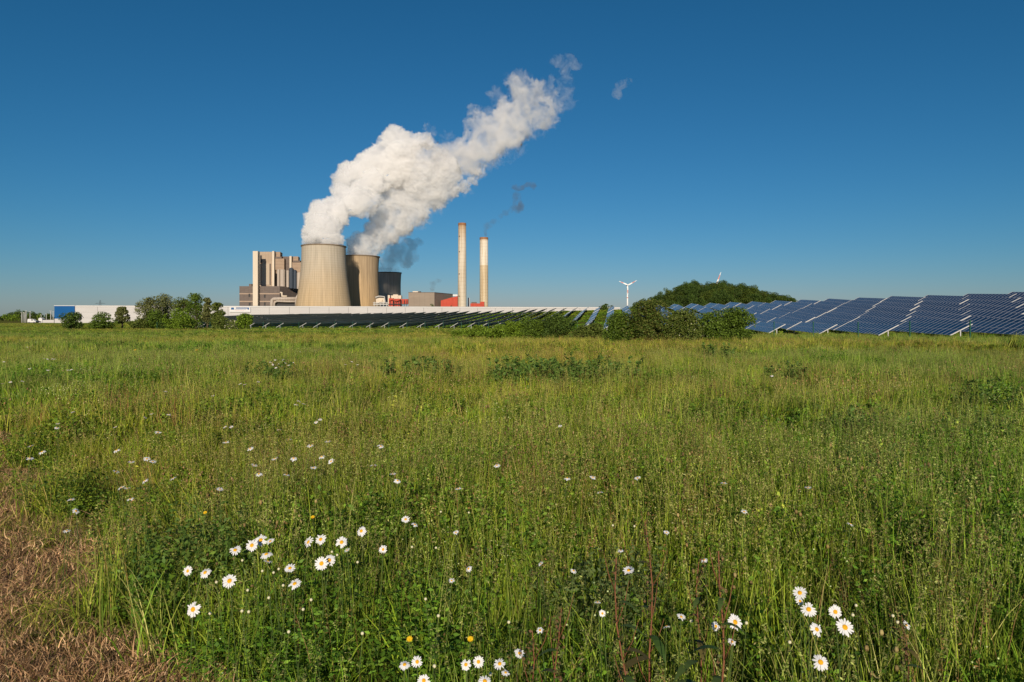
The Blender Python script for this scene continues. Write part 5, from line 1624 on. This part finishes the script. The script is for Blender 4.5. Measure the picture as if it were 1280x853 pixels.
def steam_mat(name, dens, color, thr=0.3, soft=0.35, nscale=0.035, surf=0.10, axis=None, absorb=None, step=0.35):
    m, n, l, b = new_mat(name)
    n.remove(b)
    tc = n.new("ShaderNodeTexCoord")
    nz = n.new("ShaderNodeTexNoise"); nz.inputs['Scale'].default_value = nscale; nz.inputs['Detail'].default_value = 5.5; nz.inputs['Roughness'].default_value = 0.62
    nz.inputs['Distortion'].default_value = 0.7
    l.new(tc.outputs['Object'], nz.inputs['Vector'])
    mr = n.new("ShaderNodeMapRange"); mr.inputs[1].default_value = thr; mr.inputs[2].default_value = thr + soft
    mr.inputs[3].default_value = 0.0; mr.inputs[4].default_value = dens
    l.new(nz.outputs[0], mr.inputs[0])
    dn = mr.outputs[0]
    if axis:     # threshold rises along x: (x0, t0, x1, t1)
        sp = n.new("ShaderNodeSeparateXYZ"); l.new(tc.outputs['Object'], sp.inputs[0])
        m1 = n.new("ShaderNodeMapRange"); m1.inputs[1].default_value = axis[0]; m1.inputs[2].default_value = axis[2]; m1.inputs[3].default_value = axis[1]; m1.inputs[4].default_value = axis[3]
        l.new(sp.outputs[0], m1.inputs[0])
        ad = n.new("ShaderNodeMath"); ad.operation = 'ADD'; ad.inputs[1].default_value = soft; l.new(m1.outputs[0], ad.inputs[0])
        l.new(m1.outputs[0], mr.inputs[1]); l.new(ad.outputs[0], mr.inputs[2])
    vs = n.new("ShaderNodeVolumePrincipled")
    vs.inputs['Color'].default_value = (*color, 1)
    vs.inputs['Anisotropy'].default_value = -0.05
    l.new(dn, vs.inputs['Density'])
    out = n["Material Output"]
    l.new(vs.outputs[0], out.inputs['Volume'])
    tr = n.new("ShaderNodeBsdfTransparent"); df = n.new("ShaderNodeBsdfDiffuse"); df.inputs[0].default_value = (*[min(c, .9) for c in color], 1)
    ms = n.new("ShaderNodeMixShader"); ms.inputs[0].default_value = surf
    l.new(tr.outputs[0], ms.inputs[1]); l.new(df.outputs[0], ms.inputs[2]); l.new(ms.outputs[0], out.inputs['Surface'])
    m.cycles.volume_step_rate = step
    return m

def place_steam(name, label, bl, voxel, amp, seed, mat, group="steam plumes", fine=0.8):
    w = [((PX(a, b, d)), (r * d / F) if not hasattr(r, '__len__') else [q * d / F for q in r]) for a, b, d, r in bl]
    base = w[0][0]
    w = [(p - base, r) for p, r in w]
    me = steam_hull(name, w, voxel, amp, seed, fine)
    me.materials.append(mat)
    o = link(name, me, loc=base)
    tag(o, label, "steam", group)
    return o
P1 = [(404.8, 300, 948, (26, 24, 10)), (403, 291, 955.095, 24), (400, 280, 966.498, 21), (406, 268, 980.514, 20), (414, 262, 987.96, 16), (424, 268, 980.514, 17), (434, 262, 987.96, 14), (446, 262, 987.96, 14), (458, 258, 993.059, 13), (468, 252, 1000.89, 11),
      (428, 226, 1036.91, 13), (436, 215, 1053, 14), (448, 218, 1048.57, 18), (455, 236, 1022.7, 15), (468, 206, 1053, 22), (470, 228, 1034.04, 18), (486, 176, 1053, 14), (492, 170, 1053, 13), (500, 172, 1053, 11), (484, 194, 1053, 20), (500, 196, 1053, 20), (494, 215, 1053, 22), (428, 244, 1005, 13), (438, 247, 1005, 14), (421, 238, 1008, 9), (450, 252, 995, 17), (436, 262, 990, 15), (508, 178, 1053, 14), (520, 176, 1053, 11), (534, 176, 1053, 9)]
P2 = [(452, 315, 1058, (20, 21, 9)), (450, 308, 1058, 17), (464, 304, 1060, 17), (470, 293, 1062, 17), (484, 290, 1066, 18), (478, 274, 1066, 18), (498, 277, 1070, 21), (496, 252, 1068, 22), (518, 262, 1072, 20), (520, 238, 1070, 24), (512, 214, 1062, 22), (530, 214, 1062, 20),
      (543, 245, 1078, 18), (540, 225, 1072, 20), (524, 192, 1055, 13), (545, 196, 1055, 15), (560, 215, 1070, 18), (562, 236, 1080, 13), (582, 236, 1085, 9), (598, 218, 1085, 8), (592, 226, 1085, 7), (604, 208, 1085, 7)]
P3 = [(556, 200, 1075, 16), (575, 196, 1080, 17), (590, 205, 1082, 12), (592, 188, 1085, 18), (608, 190, 1088, 14), (612, 174, 1090, 18), (632, 172, 1092, 17), (636, 154, 1095, 18), (654, 156, 1096, 14), (656, 136, 1098, 17), (674, 146, 1100, 14), (668, 122, 1100, 17), (652, 112, 1100, 13), (684, 118, 1100, 11), (690, 134, 1100, 10), (642, 102, 1100, 9),
      (605, 150, 1090, 8), (592, 140, 1090, 7), (626, 128, 1095, 7), (686, 104, 1100, 7), (694, 148, 1100, 6), (588, 160, 1088, 9)]
S_MAIN = steam_mat("steam_dense", 0.13, (0.99, 0.99, 0.99), thr=0.28, soft=0.22, nscale=0.035, surf=0.05, step=0.25)
S_MID = steam_mat("steam_mid", 0.08, (0.985, 0.985, 0.985), nscale=0.03, surf=0.08, soft=0.22, thr=0.32, step=0.25)
S_TAIL = steam_mat("steam_tail", 0.075, (0.98, 0.98, 0.985), nscale=0.04, surf=0.0, soft=0.22, thr=0.40, step=0.15, axis=(40, 0.38, 195, 0.47))
place_steam("steam_plume", "bright white steam plume rising from the nearest cooling tower", P1, 1.2, 5.6, 4.0, S_MAIN, fine=1.35)
place_steam("steam_plume", "steam plume leaning right from the middle cooling tower", P2, 1.3, 6.2, 7.0, S_MID, fine=1.3)
place_steam("steam_plume", "long thinning tail of the joined steam plumes, upper right", [(a, b, d, r * 1.28) for a, b, d, r in P3], 1.7, 8.0, 11.0, S_TAIL, fine=1.2)
S_VEIL = steam_mat("steam_veil", 0.022, (0.98, 0.98, 0.985), nscale=0.05, surf=0.0, soft=0.2, thr=0.47, step=0.3)
tail = [o for o in COL.objects if o.get("label", "").startswith("long thinning tail")][0]
VB = [(a, b, d, r * 1.75) for a, b, d, r in P3[::2]] + [(a, b, d, (r if not hasattr(r, '__len__') else r[0]) * 1.3) for a, b, d, r in P2[4::2]] + [(702, 112, 1100, 14), (706, 96, 1100, 12), (712, 128, 1100, 12), (560, 176, 1075, 12), (536, 166, 1060, 11), (608, 148, 1090, 14), (620, 120, 1095, 13), (640, 98, 1098, 12)]
b0 = PX(*VB[0][:3])
vm = steam_hull("veil", [(PX(a, b, d) - b0, r * d / F) for a, b, d, r in VB], 2.2, 9.0, 21.0, 1.2)
vm.materials.append(S_VEIL)
vo = link("veil", vm, tail, loc=b0 - tail.location)
S_WISP = steam_mat("steam_wisp", 0.03, (0.97, 0.97, 0.98), nscale=0.05, surf=0.0, soft=0.25, thr=0.42, step=0.3)
place_steam("steam_puff", "small loose puff of steam above the plume's upper end", [(697, 76, 1100, (12, 8, 9)), (708, 76, 1100, (15, 8, 9)), (720, 82, 1100, (10, 6, 6)), (706, 88, 1100, (8, 8, 9))], 1.6, 4.0, 2.0, S_WISP, "loose puffs of steam")
place_steam("steam_puff", "tiny farthest puff of steam at the right of the plume", [(777, 106, 1100, (10, 6, 6)), (785, 101, 1100, (6, 5, 5)), (771, 118, 1100, (7, 5, 8))], 1.4, 3.0, 5.0, S_WISP, "loose puffs of steam")
S_DARK = steam_mat("steam_shaded", 0.035, (0.85, 0.85, 0.87), nscale=0.05, surf=0.04, soft=0.22, thr=0.36, step=0.3)
place_steam("steam_plume", "dark shaded steam drifting right from the farthest cooling tower", [(485, 337, 1250, (14, 13, 6)), (486, 326, 1252, (13, 13, 9)), (493, 316, 1255, 13), (504, 318, 1258, 14), (512, 308, 1260, 11), (508, 328, 1258, 9), (521, 302, 1260, (9, 6, 5)), (518, 322, 1260, (7, 6, 6)), (526, 304, 1260, (6, 3, 3))], 1.8, 4.5, 9.0, S_DARK)
S_SMOKE = steam_mat("smoke_grey", 0.055, (0.25, 0.25, 0.27), nscale=0.07, surf=0.0, soft=0.2, thr=0.38, step=0.4)
place_steam("smoke_wisp", "thin dark smoke drifting right from the shorter chimney", [(607, 291, 1150, (3, 4, 6)), (610, 283, 1152, (7, 5, 6)), (618, 277, 1154, (7, 5, 4)), (626, 270, 1156, (4, 4, 4))], 1.2, 2.0, 1.0, S_SMOKE, "dark smoke")
place_steam("smoke_wisp", "detached dark smoke curl above and right of the shorter chimney", [(632, 266, 1157, (5, 4, 4)), (640, 262, 1158, (6, 5, 5)), (648, 258, 1160, (9, 7, 9)), (646, 246, 1160, (6, 6, 7)), (648, 234, 1160, (9, 6, 5)), (658, 231, 1160, (9, 6, 4)), (667, 232, 1160, (5, 5, 5))], 1.2, 2.4, 4.0, S_SMOKE, "dark smoke")
place_steam("smoke_wisp", "faint grey vapour over the grey-brown hall's roof", [(540, 361, 1060, (4, 4, 4)), (541, 354, 1060, (6, 5, 4)), (547, 351, 1060, (5, 4, 3))], 1.0, 1.6, 8.0, S_SMOKE, "dark smoke")
